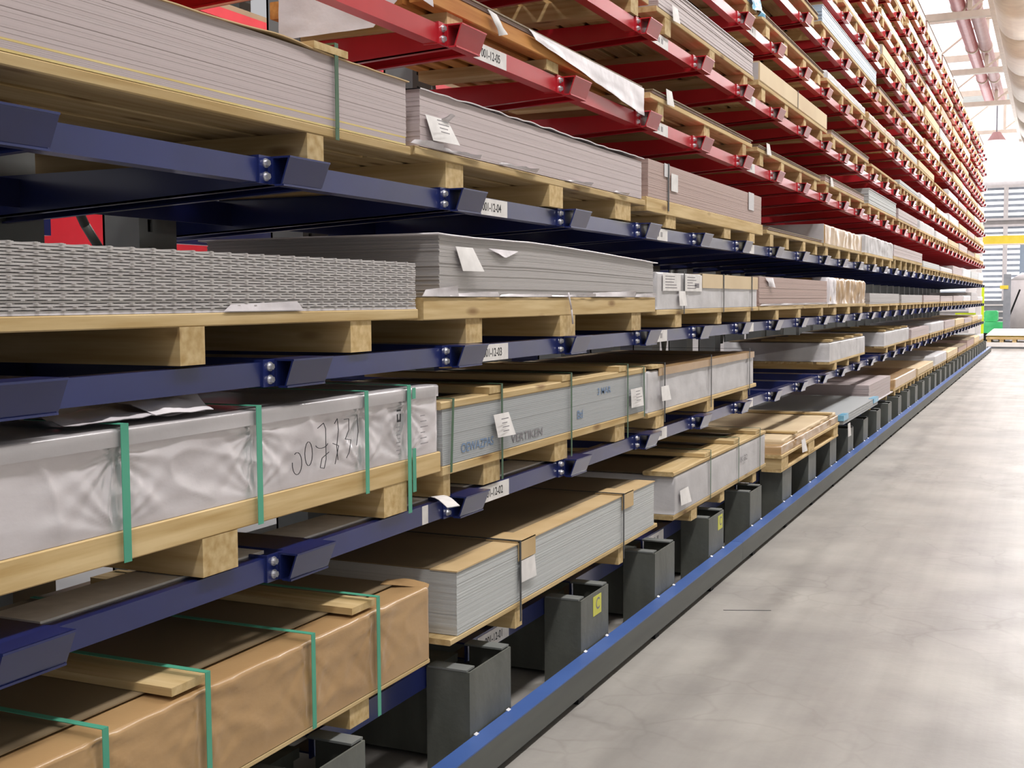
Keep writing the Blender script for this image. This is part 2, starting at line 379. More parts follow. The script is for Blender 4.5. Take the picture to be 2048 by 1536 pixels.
# columns with slots, bracing, long rear rails
col_n = []
for i in range(NA):
    y = YR(i) - .30
    mb = MB(); x0, x1 = -3.17, -3.00; w = .10; zt = 5.75
    mb.box(x1 - .01, x1, y - w, y - .055, 0, zt); mb.box(x1 - .01, x1, y - .03, y + w, 0, zt)
    # slotted strip of the column face
    z = .1
    while z < (zt if i < 6 else .2):
        mb.box(x1 - .01, x1, y - .055, y - .03, z, z + .055); z += .1
    if i >= 6: mb.box(x1 - .01, x1, y - .055, y - .03, .2, zt)
    mb.box(x0, x1 - .01, y - w, y - w + .008, 0, zt); mb.box(x0, x1 - .01, y + w - .008, y + w, 0, zt); mb.box(x0, x0 + .01, y - w, y + w, 0, zt)
    mb.box(x0 + .02, x0 + .03, y - w + .01, y + w - .01, 0, zt)
    shift(mb, RO).build('column', 'column', rack)
for i in range(4, 14, 2):
    y0, y1 = YR(i) + .03, YR(i + 1) - .42
    for z0 in (1.15, 2.05):
        ym = (y0 + y1) / 2
        for (a, b_) in ((y0, ym), (y1, ym)):
            mb = MB().path([(-3.12, a, z0 + .75), (-3.12, a * .3 + b_ * .7, z0 + .2), (-3.12, b_, z0)], .017, 8)
            shift(mb, RO).build('brace', 'grey', rack, True)
for L in range(2, 13):
    mb = MB(); ys = max(.6, 0)
    mb.box(-2.786, -2.78, ys, YR(NA - 1) - .3, LV[L] - .095, LV[L] - .012)
    mb.box(-2.83, -2.786, ys, YR(NA - 1) - .3, LV[L] - .018, LV[L] - .012)
    if L < 5: shift(mb, RO).build('rear_rail', 'blue_dark' if L < 5 else 'red', rack)
# rear side of the rack : rails facing the other aisle
for L in range(1, 6):
    c = 'blue' if L < 5 else 'red'
    for a, b_ in (((.5, 4.62), (5.4, 14)) if L == 4 else ((.5, 14),)): shift(MB().box(-4.76, -4.70, a, b_, LV[L] - .03, LV[L] + .13), RO).build('rear_face_rail', c, rack)
    for i in range(0 if L != 4 else 6, 13):
        shift(MB().box(-4.699, -3.37, YR(i) - .155, YR(i), LV[L] - .10, LV[L] - .012), RO).build('rear_arm', c, rack)
for pts in ([(-3.25, 3.08, 2.35), (-3.25, 3.19, 2.10), (-3.25, 3.27, 2.03), (-3.25, 3.36, 1.884), (-3.25, 3.43, 1.80), (-3.25, 3.46, 1.55)], [(-3.25, 3.60, 1.95), (-3.25, 3.56, 1.92), (-3.25, 3.49, 1.83), (-3.25, 3.465, 1.78), (-3.25, 3.462, 1.6)]):
    shift(MB().path(pts, .017, 8), RO).build('brace', 'grey', rack, True)
shift(MB().box(-3.17, -3.0, 2.74, 2.92, 0, 5.7), RO).build('column', 'column', rack)
# bottom level : open-topped shoes, base rail and base beams
def shoe_mb():
    mb = MB(); x0, x1 = -1.905, -1.742; y0, y1 = -.29, .04; zt = .362; zb = .0
    mb.box(x1 - .006, x1, y0, y1, zb, zt)
    mb.box(x0, x1 - .006, y0, y0 + .007, zb, zt); mb.box(x0, x1 - .006, y1 - .007, y1, zb, zt)
    mb.box(x0, x1 - .006, y0 + .007, y1 - .007, zb, zb + .02)
    return mb
ME['shoe'] = shift(shoe_mb(), RO).mesh('column_shoe', 'grey')
ME['lip'] = shift(MB().box(-1.90, -1.752, -.03, .03, .3625, .369), RO).mesh('shoe_lip', 'column')
ME['beam'] = shift(MB().box(-3.19, -1.93, -.2, -.04, .02, .30).box(-3.19, -1.93, -.23, -.01, .30, .33), RO).mesh('base_beam', 'grey')
for i in range(NA):
    link('column_shoe', ME['shoe'], rack, (0, YR(i) , 0))
    link('base_beam', ME['beam'], rack, (0, YR(i), 0))
    link('shoe_lip', ME['lip'], rack, (0, YR(i) - .262, 0)); link('shoe_lip', ME['lip'], rack, (0, YR(i) + .015, 0))
    if i == NA - 1: break
    r = MB(); y0, y1 = YR(i) + .045, YR(i + 1) - .285
    r.box(-1.915, -1.909, y0 - .03, y1 + .03, .29, .362); r.box(-2.0, -1.915, y0 - .03, y1 + .03, .356, .362); r.box(-2.0, -1.915, y0, y1, .29, .296)
    shift(r, RO).build('base_rail', 'blue', rack)
    if i % 2 == 1 and i < 14: pass
# rim line of blue at shoe feet, yellow stickers
for i, (ya, yb) in ((3, (4.642, 4.74)), (5, (6.70, 6.80))):
    s_ = shift(MB().box(-1.742, -1.7405, ya, yb, .262, .345), RO).build('sticker', 'yellow_label', rack, label='yellow sticker')
    tx = text_mb('C', ya + .03, .285, -1.7400, .07); shift(tx, RO).build('lettering', 'ink_soft', s_)
# location plates on the rails
def plate(L, i, txt, x=RT):
    y0 = YR(i) + .028; z0, z1 = LV[L] - .069, LV[L] - .009
    if L == 1: y0 = YR(i) + .11; z0, z1 = .292, .354; x = -1.909
    p = shift(MB().box(x, x + .0015, y0, y0 + .275, z0, z1), RO).build('location_plate', 'paper', rack, label='white location plate')
    if txt: shift(text_mb(txt, y0 + .06, z0 + .016, x + .002, .042, .92), RO).build('lettering', 'ink', p)
    else:
        mb = MB()
        for k in range(9):
            if k in (3, 6): continue
            mb.box(x + .0016, x + .002, y0 + .02 + k * .019, y0 + .032 + k * .019, z0 + .018, z0 + .044)
        shift(mb, RO).build('faded_print', 'ink_soft', p)
for L in range(1, 6): plate(L, 2, '001-12-0%d' % L)
for L in range(1, 9):
    for i in (4, 6) if L < 7 else (6,): plate(L, i, None)

# guide rail in front of the shoes
gt = T('guide_rail', 'blue topped steel guide rail running along the foot of the rack on the floor', 'guide rail', (-1.7, 0, 0))
y = 1.0; k = 0
while y < 38.2:
    y1 = min(y + 6, 38.3)
    gt.part(MB().box(-1.673, -1.667, y, y1 - .004, .031, .1385).box(-1.72, -1.673, y, y1 - .004, .031, .036), 'web', 'grey_web')
    gt.part(MB().box(-1.736, -1.6665, y, y1 - .004, .1385, .1435), 'flange', 'blue_rail')
    y = y1
for k in range(38):
    gt.part(MB().box(-1.735, -1.675, 1.3 + k, 1.36 + k, 0, .031), 'foot_pad', 'black')
    for dy in (-.26, .0):
        gt.part(MB().prism([(-1.738, .1436), (-1.728, .1436), (-1.738, .148)], YR(k) + dy - .012, YR(k) + dy + .012), 'weld', 'bolt')

# ------------------------------------------------------------------ loads
def deck_and_bearers(label, cat_name, L, y0, y1, zd0, zd1, feet, xf=-1.85, nb=7, depth=1.0, mat='wood_y', bot=False, zl=None, over=None, group=None, far=False, matx='wood_x'):
    zl = LV[L] + .001 if zl is None else zl
    t = T(cat_name, label, 'pallet', (xf - .5, (y0 + y1) / 2, zl), group or 'pallets on the ' + SHELF[L])
    rnd = random.Random(int(y0 * 100) + L)
    if far:
        mb = MB(); mb.box(xf - depth, xf, y0, y1, zd0, zd1)
        for a, b_ in feet: mb.box(xf - depth, xf - .004, a, b_, zl, zd0)
        t.part(mb, 'deck', mat); return t
    bw = (depth - .03 * (nb - 1)) / nb
    for k in range(nb):
        x1 = xf - k * (bw + .03); dz = 0 if k == 0 else rnd.uniform(-.002, .0)
        j = rnd.uniform(-.01, .01)
        t.part(MB().bbox(x1 - bw, x1, y0 + (j if k else 0), y1 + (j if k else 0), zd0, zd1 + dz, .003), 'deck_board', mat)
    for a, b_ in feet:
        t.part(MB().box(xf - depth + .01, xf - .004 + rnd.uniform(-.006, .004), a, b_, zl + (.018 if bot else 0), zd0), 'bearer', matx)
    if bot:
        for k in (0, 3, 6):
            x1 = xf - k * (bw + .03) - .006
            t.part(MB().bbox(x1 - bw, x1, y0 + .02, y1 - .02, zl, zl + .018, .003), 'bottom_board', mat)
    return t
def strap(t, y, w, xf, z0, z1, xb, mat, lift=.004, top=True, name='strap', skew=0):
    mb = MB(); th = .0015
    a = xf + lift
    mb.hexa([(a, y + skew, z0), (a + th, y + skew, z0), (a + th, y + w + skew, z0), (a, y + w + skew, z0), (a, y, z1 + lift), (a + th, y, z1 + lift), (a + th, y + w, z1 + lift), (a, y + w, z1 + lift)])
    if top: mb.box(xb, a + th, y, y + w, z1 + lift, z1 + lift + th)
    return t.part(mb, name, mat)
def layers(y0, y1, xf, xb, z0, z1, n, rnd, j=.0025, gap=.05):
    mb = MB(); h = (z1 - z0) / n
    for k in range(n):
        a = rnd.uniform(-j, 0); b_ = rnd.uniform(-j, j); c = rnd.uniform(-j, j)
        mb.box(xb + c, xf + a, y0 + b_, y1 + c, z0 + k * h, z0 + (k + 1 - gap) * h if k < n - 1 else z1)
    return mb
def ridge(y, z, s): return (1 - abs(noise.noise((y * 3.2 + z * 5 + s, z * 6 - y * 2, s)))) ** 7
def fbm(x, y, z): return noise.noise((x, y, z)) + .5 * noise.noise((x * 2.1, y * 2.1, z * 2.1 + 3))
def wrapbox(y0, y1, xf, xb, z0, z1, amp=.006, straps=(), seed=0, ny=150, nz=14, crease=.006, rad=.012, nx=8, top_amp=.5, yk=3.0, zk=7.0, ridges=0):
    prof = []   # (x, z, nx, nz, weight, s)
    for k in range(nz + 1): prof.append((xf, z0 + (z1 - rad - z0) * k / nz, 1, 0, min(1, 4 * k / nz)))
    for k in range(1, 4):
        a = k * math.pi / 8; prof.append((xf - rad + rad * math.cos(a), z1 - rad + rad * math.sin(a), math.cos(a), math.sin(a), .6))
    for k in range(nx + 1): prof.append((xf - rad - (xf - rad - xb) * (k / nx) ** 1.4, z1, 0, 1, top_amp))
    prof.append((xb, z0, -1, 0, 0))
    rows = []
    for p in prof:
        row = []
        for j in range(ny + 1):
            y = y0 + (y1 - y0) * j / ny
            e = min(1, j / 3, (ny - j) / 3)
            d = amp * fbm(y * yk + seed, p[1] * zk, p[0] * zk)
            if p[2] > .9:
                d += ridges * ridge(y, p[1], seed)
                for sy in straps:
                    d -= .005 * math.exp(-((y - sy) / .02) ** 2)
                    for zc, ph in ((z0, 0), (z1 - .03, 1.3)):
                        dy = y - sy; dz = p[1] - zc; r = math.hypot(dy, dz * 1.0)
                        th = math.atan2(dz, dy); d += crease * (.6 * math.sin(8 * th + ph + seed) + .4 * math.sin(19 * th + 2 * ph + seed)) * math.exp(-r / .17) * min(1, r / .03)
            q = d * p[4] * (.3 + .7 * e)
            row.append((p[0] + p[2] * q, y, p[1] + p[3] * q))
        rows.append(row)
    mb = MB().grid(rows)
    n = len(rows); w = ny + 1
    mb.f += [tuple(i * w for i in range(n)), tuple((n - 1 - i) * w + w - 1 for i in range(n))]
    # bottom closed
    mb.f.append((0, w - 1, (n - 1) * w + w - 1, (n - 1) * w))
    return mb
def tag(t, y, z0, z1, w, xf, bend=.02, parent=None, name='paper_tag', mat='paper', skew=0.0):
    rows = []
    for k in range(5):
        f_ = k / 4; z = z1 + (z0 - z1) * f_
        rows.append([(xf + .006 + bend * f_ * (.4 + .6 * j / 3), y + w * j / 3 + skew * f_, z) for j in range(4)])
    mb = MB().grid(rows); b = len(mb.v)
    r2 = [[(p[0] - .001, p[1], p[2]) for p in r] for r in rows]; mb.grid(r2)
    o = t.part(mb, name, mat, True)
    return o
def tagprint(t, o, y, z0, z1, w, xf, bend, n=4):
    mb = MB()
    for k in range(n):
        f_ = (k + 1) / (n + 1.5); z = z1 + (z0 - z1) * f_; x = xf + .009 + bend * f_
        mb.box(x, x + .0006, y + w * .2, y + w * random.uniform(.6, .85), z, z + (z1 - z0) * .04)
    t.sub(mb, 'faded_print', 'ink_soft', o)
def batten(t, y, w, x0, x1, z, h=.022, mat='wood_x', label=None):
    return t.part(MB().box(x0, x1, y, y + w, z, z + h), 'batten', mat)
def flap(t, pts, mat, name='torn_film', n=8, amp=.012, seed=0, thick=.0015):
    """four corners a b c d -> crumpled sheet"""
    a, b_, c, d = [Vector(p) for p in pts]; rows = []
    nrm = (b_ - a).cross(d - a).normalized()
    for i in range(n + 1):
        row = []
        for j in range(n + 1):
            p = a.lerp(b_, j / n).lerp(d.lerp(c, j / n), i / n)
            w = math.sin(math.pi * min(1, i / n + .1))
            row.append(p + nrm * (amp * fbm(p.x * 14 + seed, p.y * 14, p.z * 14) * (i / n + .2)))
        rows.append(row)
    mb = MB().grid(rows).grid([[p - nrm * thick for p in r] for r in rows])
    return t.part(mb, name, mat, True)

SHELF = {1: 'bottom shelf', 2: 'second shelf', 3: 'third shelf', 4: 'top blue shelf', 5: 'lowest red shelf', 6: 'second red shelf', 7: 'third red shelf', 8: 'fourth red shelf', 9: 'fifth red shelf', 10: 'sixth red shelf', 11: 'seventh red shelf', 12: 'highest red shelf'}
for i in range(3):
    shift(MB().box(-2.07, -1.921, YR(i) + .02, YR(i + 1) - .17, .922, .931), RO).build('shelf_panel', 'paper', rack, label='pale flat shelf panel')
shift(MB().box(RT + .0003, RT + .0015, 3.385, 3.425, .866, .927), RO).build('tape_strip', 'paper', rack)
# ======================= third level, first load : tread plate =======================
deck_and_bearers('yellow pine pallet under the tread plate stack', 'pallet', 3, 1.05, 3.343, 1.541, 1.573, [(1.2, 1.29), (2.2, 2.29), (2.95, 3.065)], nb=8)
t = T('tread_plate_stack', 'neat stack of bare tread plates with studded edges on a pine pallet', 'stack', (-2.35, 2.2, 1.575))
t.part(MB().box(-2.86, -1.852, 1.07, 3.335, 1.5735, 1.5775), 'base_sheet', 'plastic')
def tread_mesh(ph):
    mb = MB().box(-.5, .5, -1.13, 1.13, 0, .0050); k = 0; y = -1.11 + ph
    while y < 1.12:
        for dy, xs in ((0, .492), (.017, .480)):
            mb.hexa([(xs - .03, y + dy, .0050), (xs + .012, y + dy, .0050), (xs + .012, y + dy + .011, .0050), (xs - .03, y + dy + .011, .0050), (xs - .026, y + dy + .001, .0070), (xs + .012, y + dy + .001, .0070), (xs + .012, y + dy + .010, .0070), (xs - .026, y + dy + .010, .0070)])
        y += .068; k += 1
    # studs over the back edge and end
    return mb.mesh('sheet', 'tread')
TM = [tread_mesh(0), tread_mesh(.034)]
for k in range(21):
    o = link('sheet', TM[k % 5 % 2], t.o, (-2.352 + .5 + random.uniform(-.002, .002) + (-.5) + t.l[0] * 0 + 2.35 - .0, 0, 0))
    o.location = (random.uniform(-.0025, .0015), random.uniform(-.003, .003), .0027 + k * .0068)
t.part(MB().box(-2.80, -1.93, 1.12, 3.26, 1.578, 1.718), 'gap_filler', 'black')  # black filler added inside so the gaps between sheets look dark
flap(t, [(-1.846, 2.36, 1.576), (-1.846, 2.70, 1.576), (-1.846, 2.67, 1.600), (-1.85, 2.39, 1.592)], 'plastic', 'film_flap', amp=.004)

# ======================= third level, second load =======================
deck_and_bearers('broad pine pallet under the curved aluminium sheet stack', 'pallet', 3, 3.38, 5.832, 1.536, 1.610, [(3.70, 3.83), (4.55, 4.72), (5.48, 5.62)], nb=6)
t = T('sheet_stack', 'tall aluminium sheet stack with a bowed shiny top sheet and torn film', 'stack', (-2.35, 4.6, 1.612))
rd = random.Random(3)
def zc(y):
    f_ = (y - 3.47) / 2.37
    return 1.792 + .030 * (1 - f_) ** 2 + .018 * math.sin(f_ * 3.1 + .3) * (1 if f_ > .3 else f_ / .3) + .002 * noise.noise((y * 6, 1, 0))
def curved(y0, y1, xf, xb, z0, n, j, top=lambda y: zc(y), k0=0, m=36):
    mb = MB(); ys = [y0 + (y1 - y0) * i / m for i in range(m + 1)]
    for k in range(k0, n):
        jx = rd.uniform(-j, 0); je = rd.uniform(-j, j); b = len(mb.v)
        for i, y in enumerate(ys):
            yy = y + (je if i in (0, m) else 0); h = (top(y) - z0) / n; za, zb = z0 + k * h, z0 + (k + .94) * h
            mb.v += [(xb, yy, za), (xf + jx, yy, za), (xf + jx, yy, zb), (xb, yy, zb)]
        for i in range(m):
            q = b + 4 * i; mb.f += [(q, q + 4, q + 5, q + 1), (q + 1, q + 5, q + 6, q + 2), (q + 2, q + 6, q + 7, q + 3), (q + 3, q + 7, q + 4, q)]
        mb.f += [(b, b + 1, b + 2, b + 3), (b + 4 * m + 3, b + 4 * m + 2, b + 4 * m + 1, b + 4 * m)]
    return mb
t.part(curved(3.492, 5.80, -1.85, -2.80, 1.612, 36, .003, lambda y: zc(y) - .006), 'sheets', 'alu', kind='stuff')
t.part(curved(3.465, 5.84, -1.838, -2.82, 1.612, 36, .0, zc, 35), 'cover_sheet', 'plastic', True)
tag(t, 3.60, 1.70, 1.782, .13, -1.85, .03, skew=.03)
flap(t, [(-1.846, 3.86, 1.785), (-1.846, 4.12, 1.783), (-1.84, 4.00, 1.756), (-1.84, 3.98, 1.757)], 'plastic', 'film_scrap', amp=.004)
for k, (ya, yb, h) in enumerate(((3.36, 3.62, .035), (3.55, 3.95, .018), (3.95, 4.45, .014), (4.4, 4.95, .012), (4.9, 5.5, .028), (5.5, 5.84, .02))):
    flap(t, [(-1.844, ya, 1.614), (-1.844, yb, 1.614), (-1.838, yb - .02, 1.614 + h), (-1.848, ya + .03, 1.614 + h * .6)], 'plastic', 'film_fringe', amp=.01, seed=k)
t.part(MB().path([(-1.842, 4.62, 1.63), (-1.836, 4.64, 1.56), (-1.838, 4.66, 1.50)], .004, 5), 'film_string', 'plastic', True)

# ======================= third level, third load =======================
deck_and_bearers('pine pallet under the labelled white bundle with card edging', 'pallet', 3, 5.86, 8.16, 1.52, 1.547, [(6.2, 6.32), (7.1, 7.2), (7.85, 7.95)])
t = T('wrapped_bundle', 'white wrapped sheet bundle with shipping papers and tan card edging', 'bundle', (-2.35, 7, 1.548))
t.part(wrapbox(5.86, 8.12, -1.852, -2.83, 1.549, 1.742, .003, (6.35, 7.2, 7.95), 1, 90, 8, .003), 'wrap', 'bundle', True)
t.part(MB().box(-2.0, -1.846, 6.72, 8.125, 1.744, 1.748).box(-1.849, -1.845, 6.72, 8.125, 1.665, 1.744), 'card_edging', 'kraft_light')
for y in (6.32, 7.18, 7.93): strap(t, y, .018, -1.85, 1.52, 1.744, -2.8, 'black_strap', .008)
for a, b_ in ((5.95, 6.27), (6.36, 6.70)):
    o = t.part(MB().box(-1.846, -1.8445, a, b_, 1.645, 1.737), 'shipping_paper', 'paper')
    mb = MB()
    for k in range(5): mb.box(-1.8444, -1.844, a + .04, a + random.uniform(.14, .26), 1.72 - k * .015, 1.724 - k * .015)
    t.sub(mb, 'faded_print', 'ink_soft', o)
mb = MB().box(-1.8444, -1.844, 6.55, 6.64, 1.665, 1.69); t.part(mb, 'print_block', 'ink_soft')
tag(t, 6.22, 1.565, 1.645, .12, -1.845, .012)

# ======================= third level, fourth and fifth =======================
deck_and_bearers('pine pallet under the plain rosy sheet stack', 'pallet', 3, 8.2, 10.95, 1.52, 1.55, [(8.75, 8.85), (9.6, 9.7), (10.6, 10.7)])
t = T('sheet_stack', 'plain rosy sheet stack between a labelled white bundle and the crumpled brown parcel', 'stack', (-2.35, 9.5, 1.552))
t.part(layers(8.2, 10.9, -1.852, -2.82, 1.552, 1.757, 26, rd, .003), 'sheets', 'pink2', kind='stuff')
flap(t, [(-1.845, 8.35, 1.75), (-1.845, 8.6, 1.75), (-1.83, 8.6, 1.68), (-1.84, 8.5, 1.69)], 'plastic', 'film_scrap')
flap(t, [(-1.846, 8.2, 1.553), (-1.846, 10.9, 1.553), (-1.84, 10.85, 1.57), (-1.845, 8.25, 1.566)], 'plastic', 'film_fringe', n=24, amp=.012)
deck_and_bearers('pine pallet under the crumpled brown parcel', 'pallet', 3, 10.98, 13.3, 1.52, 1.55, [(11.3, 11.45), (12.1, 12.25), (12.95, 13.1)])
t = T('wrapped_bundle', 'crumpled brown paper parcel standing on the third shelf', 'bundle', (-2.35, 12.1, 1.552))
t.part(wrapbox(10.98, 13.25, -1.853, -2.8, 1.552, 1.79, .03, (), 9, 90, 10, 0, .03, yk=7, zk=5), 'wrap', 'kraft', True)
t.part(wrapbox(10.97, 11.35, -1.845, -2.0, 1.5515, 1.795, .02, (), 4, 14, 10, 0, .03, yk=9, zk=8), 'clear_end_wrap', 'plastic', True)

# ======================= fourth level =======================
deck_and_bearers('pale saw-marked pine pallet beneath the big pink-grey stack at the top left', 'pallet', 4, .75, 3.303, 2.055, 2.0815, [(1.0, 1.1), (2.735, 2.815)], xf=-1.848, nb=6)
t = T('sheet_stack', 'tall pink-grey sheet stack with yellow interleaf lines and one green strap', 'stack', (-2.35, 2.1, 2.083))
for (z0, z1, mt, n) in ((2.0825, 2.088, 'yellow_layer', 1), (2.088, 2.104, 'pink', 4), (2.104, 2.1085, 'yellow_layer', 1)):
    t.part(layers(.8, 3.275, -1.849, -2.85, z0, z1, n, rd, .001), 'interleaf' if n == 1 else 'sheets', mt, **({'kind': 'stuff'} if n > 1 else {}))
t.part(layers(.8, 3.28, -1.85, -2.85, 2.109, 2.279, 34, rd, .0008, .02), 'sheets', 'pink', kind='stuff')
rows = [[(xx, .8 + 2.49 * j / 60, 2.281 + (.010 * math.exp(-((.8 + 2.49 * j / 60 - 2.62) / .14) ** 2)) + .002 * noise.noise((j * .5, xx * 3, 1))) for j in range(61)] for xx in (-1.842, -2.1, -2.84)]
t.part(MB().grid(rows).grid([[(x, y, z - .003) for x, y, z in r] for r in rows]).grid([rows[0], [(x, y, z - .003) for x, y, z in rows[0]]]), 'cover_card', 'kraft_edge', True)
batten(t, 2.76, .17, -2.8, -1.838, 2.284, .02)
strap(t, 2.862, .018, -1.85, 2.083, 2.306, -2.8, 'dark_strap', .010)
t.part(MB().box(-1.8405, -1.839, 2.862, 2.88, 2.05, 2.083), 'strap_tail', 'dark_strap')

deck_and_bearers('yellow pine pallet under the film-wrapped stack with a white tag', 'pallet', 4, 3.335, 5.67, 2.062, 2.090, [(3.56, 3.69), (4.44, 4.585), (5.25, 5.47)], nb=6)
t = T('sheet_stack', 'pink-grey sheet stack with a large white tag and ragged film round its foot', 'stack', (-2.35, 4.5, 2.092))
t.part(layers(3.37, 5.61, -1.85, -2.85, 2.092, 2.272, 34, rd, .001, .02), 'sheets', 'pink', kind='stuff')
rows = [[(xx, 3.36 + 2.27 * j / 70, 2.276 + .012 * j / 70 + .006 * noise.noise((j * .33, xx * 3, 1)) ) for j in range(71)] for xx in (-1.842, -2.1, -2.84)]
t.part(MB().grid(rows).grid([[(x, y, z - .004) for x, y, z in r] for r in rows]).grid([rows[0], [(x, y, z - .004) for x, y, z in rows[0]]]), 'cover_sheet', 'film', True)
o = tag(t, 3.395, 2.115, 2.195, .155, -1.85, .03, skew=.03); tagprint(t, o, 3.40, 2.12, 2.19, .12, -1.83, .025)
flap(t, [(-1.85, 3.50, 2.19), (-1.85, 3.56, 2.19), (-1.82, 3.56, 2.208), (-1.82, 3.52, 2.206)], 'plastic', 'tag_curl')
for k, (ya, yb, h) in enumerate(((3.30, 3.52, .018), (3.5, 3.8, .012), (3.95, 4.3, .01), (4.6, 4.9, .008), (5.2, 5.4, .008))):
    flap(t, [(-1.846, ya, 2.094), (-1.846, yb, 2.094), (-1.825, yb - .03, 2.094 + h), (-1.85, ya + .03, 2.094 + h * .7)], 'plastic', 'film_fringe', amp=.01, seed=k + 5)

deck_and_bearers('double-decked pine pallet under the third stack of the top blue shelf', 'pallet', 4, 5.69, 8.28, 2.04, 2.112, [(6.04, 6.22), (7.24, 7.40), (7.9, 8.05)], nb=6)
t = T('sheet_stack', 'rosy sheet stack with two pale patches and a small white label, top blue shelf', 'stack', (-2.35, 7, 2.114))
t.part(layers(5.72, 8.24, -1.852, -2.85, 2.114, 2.30, 34, rd, .0012), 'sheets', 'pink2', kind='stuff')
strap(t, 6.04, .02, -1.85, 2.06, 2.302, -2.8, 'black_strap', .003)
t.part(MB().box(-1.848, -1.8465, 6.10, 6.22, 2.17, 2.262), 'label_card', 'paper')
t.part(MB().box(-1.849, -1.8475, 7.85, 8.0, 2.19, 2.305), 'edge_pad', 'bundle')
t.part(MB().box(-1.849, -1.8475, 5.98, 6.07, 2.235, 2.303), 'edge_pad', 'bundle')

# ======================= second level =======================
deck_and_bearers('golden pine pallet under the silver film-wrapped bundle', 'pallet', 2, 1.0, 3.486, 1.030, 1.098, [(1.1, 1.2), (2.265, 2.40), (3.12, 3.262)], nb=6)
t = T('film_bundle', 'silver film-wrapped bundle with broad green straps and black scrawled writing', 'bundle', (-2.35, 2.3, 1.10))
t.part(wrapbox(1.0, 3.47, -1.855, -2.86, 1.099, 1.300, .005, (1.985, 2.48, 2.995, 3.26), 2, 420, 32, .0055, .01, ridges=.005), 'film_wrap', 'film', True)
mb = wrapbox(1.0, 3.465, -1.845, -2.84, 1.286, 1.324, .0015, (), 5, 120, 3, 0, .008, top_amp=1.5, yk=2, zk=4)
t.part(mb, 'top_board', 'film_dark', True)
for y, w, z0 in ((1.985, .024, 1.03), (2.468, .022, 1.03), (2.992, .020, 1.03), (3.245, .022, .93)):
    strap(t, y, w, -1.848, z0, 1.324, -2.8, 'green_strap', .010)
t.part(MB().box(-1.8465, -1.845, 3.29, 3.312, .99, 1.13), 'strap_end', 'green_strap'); t.part(MB().box(-1.8365, -1.835, 3.275, 3.295, 1.29, 1.325), 'strap_end', 'green_strap')
# crumpled film on top
flap(t, [(-1.80 - .06, 1.86, 1.345), (-1.86, 2.30, 1.338), (-2.2, 2.42, 1.375), (-2.2, 1.95, 1.36)], 'plastic', 'loose_film', n=16, amp=.03, seed=3)
flap(t, [(-1.855, 2.12, 1.345), (-1.86, 2.33, 1.338), (-2.0, 2.38, 1.395), (-2.02, 2.10, 1.39)], 'plastic', 'loose_film', n=12, amp=.02, seed=8)
# scrawled writing (thin pen strokes on the film)
def stroke(t, pts, mat='ink', x=-1.846, r=.0011, name='handwriting'):
    t.part(MB().path([(x, y, z) for y, z in pts], r, 4), name, mat)
def arcp(cy_, cz, ry, rz, a0, a1, n=14): return [(cy_ + ry * math.cos(math.radians(a0 + (a1 - a0) * k / n)), cz + rz * math.sin(math.radians(a0 + (a1 - a0) * k / n))) for k in range(n + 1)]
xw = -1.8385
HW = [arcp(2.645, 1.165, .022, .030, 120, -190), arcp(2.700, 1.185, .018, .033, 150, -210),
      arcp(2.765, 1.205, .030, .012, 190, 350) , [(2.745, 1.25), (2.775, 1.262), (2.785, 1.245), (2.785, 1.16), (2.775, 1.135), (2.755, 1.14), (2.765, 1.165), (2.80, 1.178)],
      [(2.83, 1.255), (2.845, 1.268), (2.85, 1.235), (2.84, 1.19), (2.845, 1.15)], [(2.82, 1.20), (2.85, 1.19), (2.83, 1.14)],
      [(2.88, 1.262), (2.905, 1.262), (2.905, 1.23), (2.885, 1.205), (2.915, 1.20), (2.905, 1.165), (2.89, 1.15)], [(2.95, 1.27), (2.955, 1.22), (2.945, 1.18)]]
for h in HW: stroke(t, h, x=xw)
t.part(MB().box(xw, xw + .0006, 3.180, 3.205, 1.225, 1.232).box(xw, xw + .0006, 3.180, 3.187, 1.232, 1.25).box(xw, xw + .0006, 3.198, 3.205, 1.232, 1.25).box(xw, xw + .0006, 3.18, 3.205, 1.258, 1.264), 'printed_mark', 'ink')
mb = MB()
for k in range(8): mb.box(xw, xw + .0006, 3.175 + (k % 2) * .01, 3.20, 1.208 - k * .012, 1.211 - k * .012)
for k in range(6): mb.box(xw, xw + .0006, 3.33, 3.36 + .01 * (k % 3), 1.23 - k * .018, 1.2325 - k * .018)
t.part(mb, 'faded_print', 'ink_soft')
o = MB().grid([[(-1.91 + .03 * a, 3.50 - .028 * a, .939 + .010 * math.sin(a * .7)) for a in range(6)], [(-1.89 + .03 * a, 3.55 - .028 * a, .939 + .010 * math.sin(a * .7)) for a in range(6)]]).grid([[(-1.91 + .03 * a, 3.50 - .028 * a, .937 + .010 * math.sin(a * .7)) for a in range(6)], [(-1.89 + .03 * a, 3.55 - .028 * a, .937 + .010 * math.sin(a * .7)) for a in range(6)]]).build('paper_strip', 'paper')
o['label'] = 'curled white paper strip lying over the second shelf arm below the silver bundle'; o['category'] = 'paper'

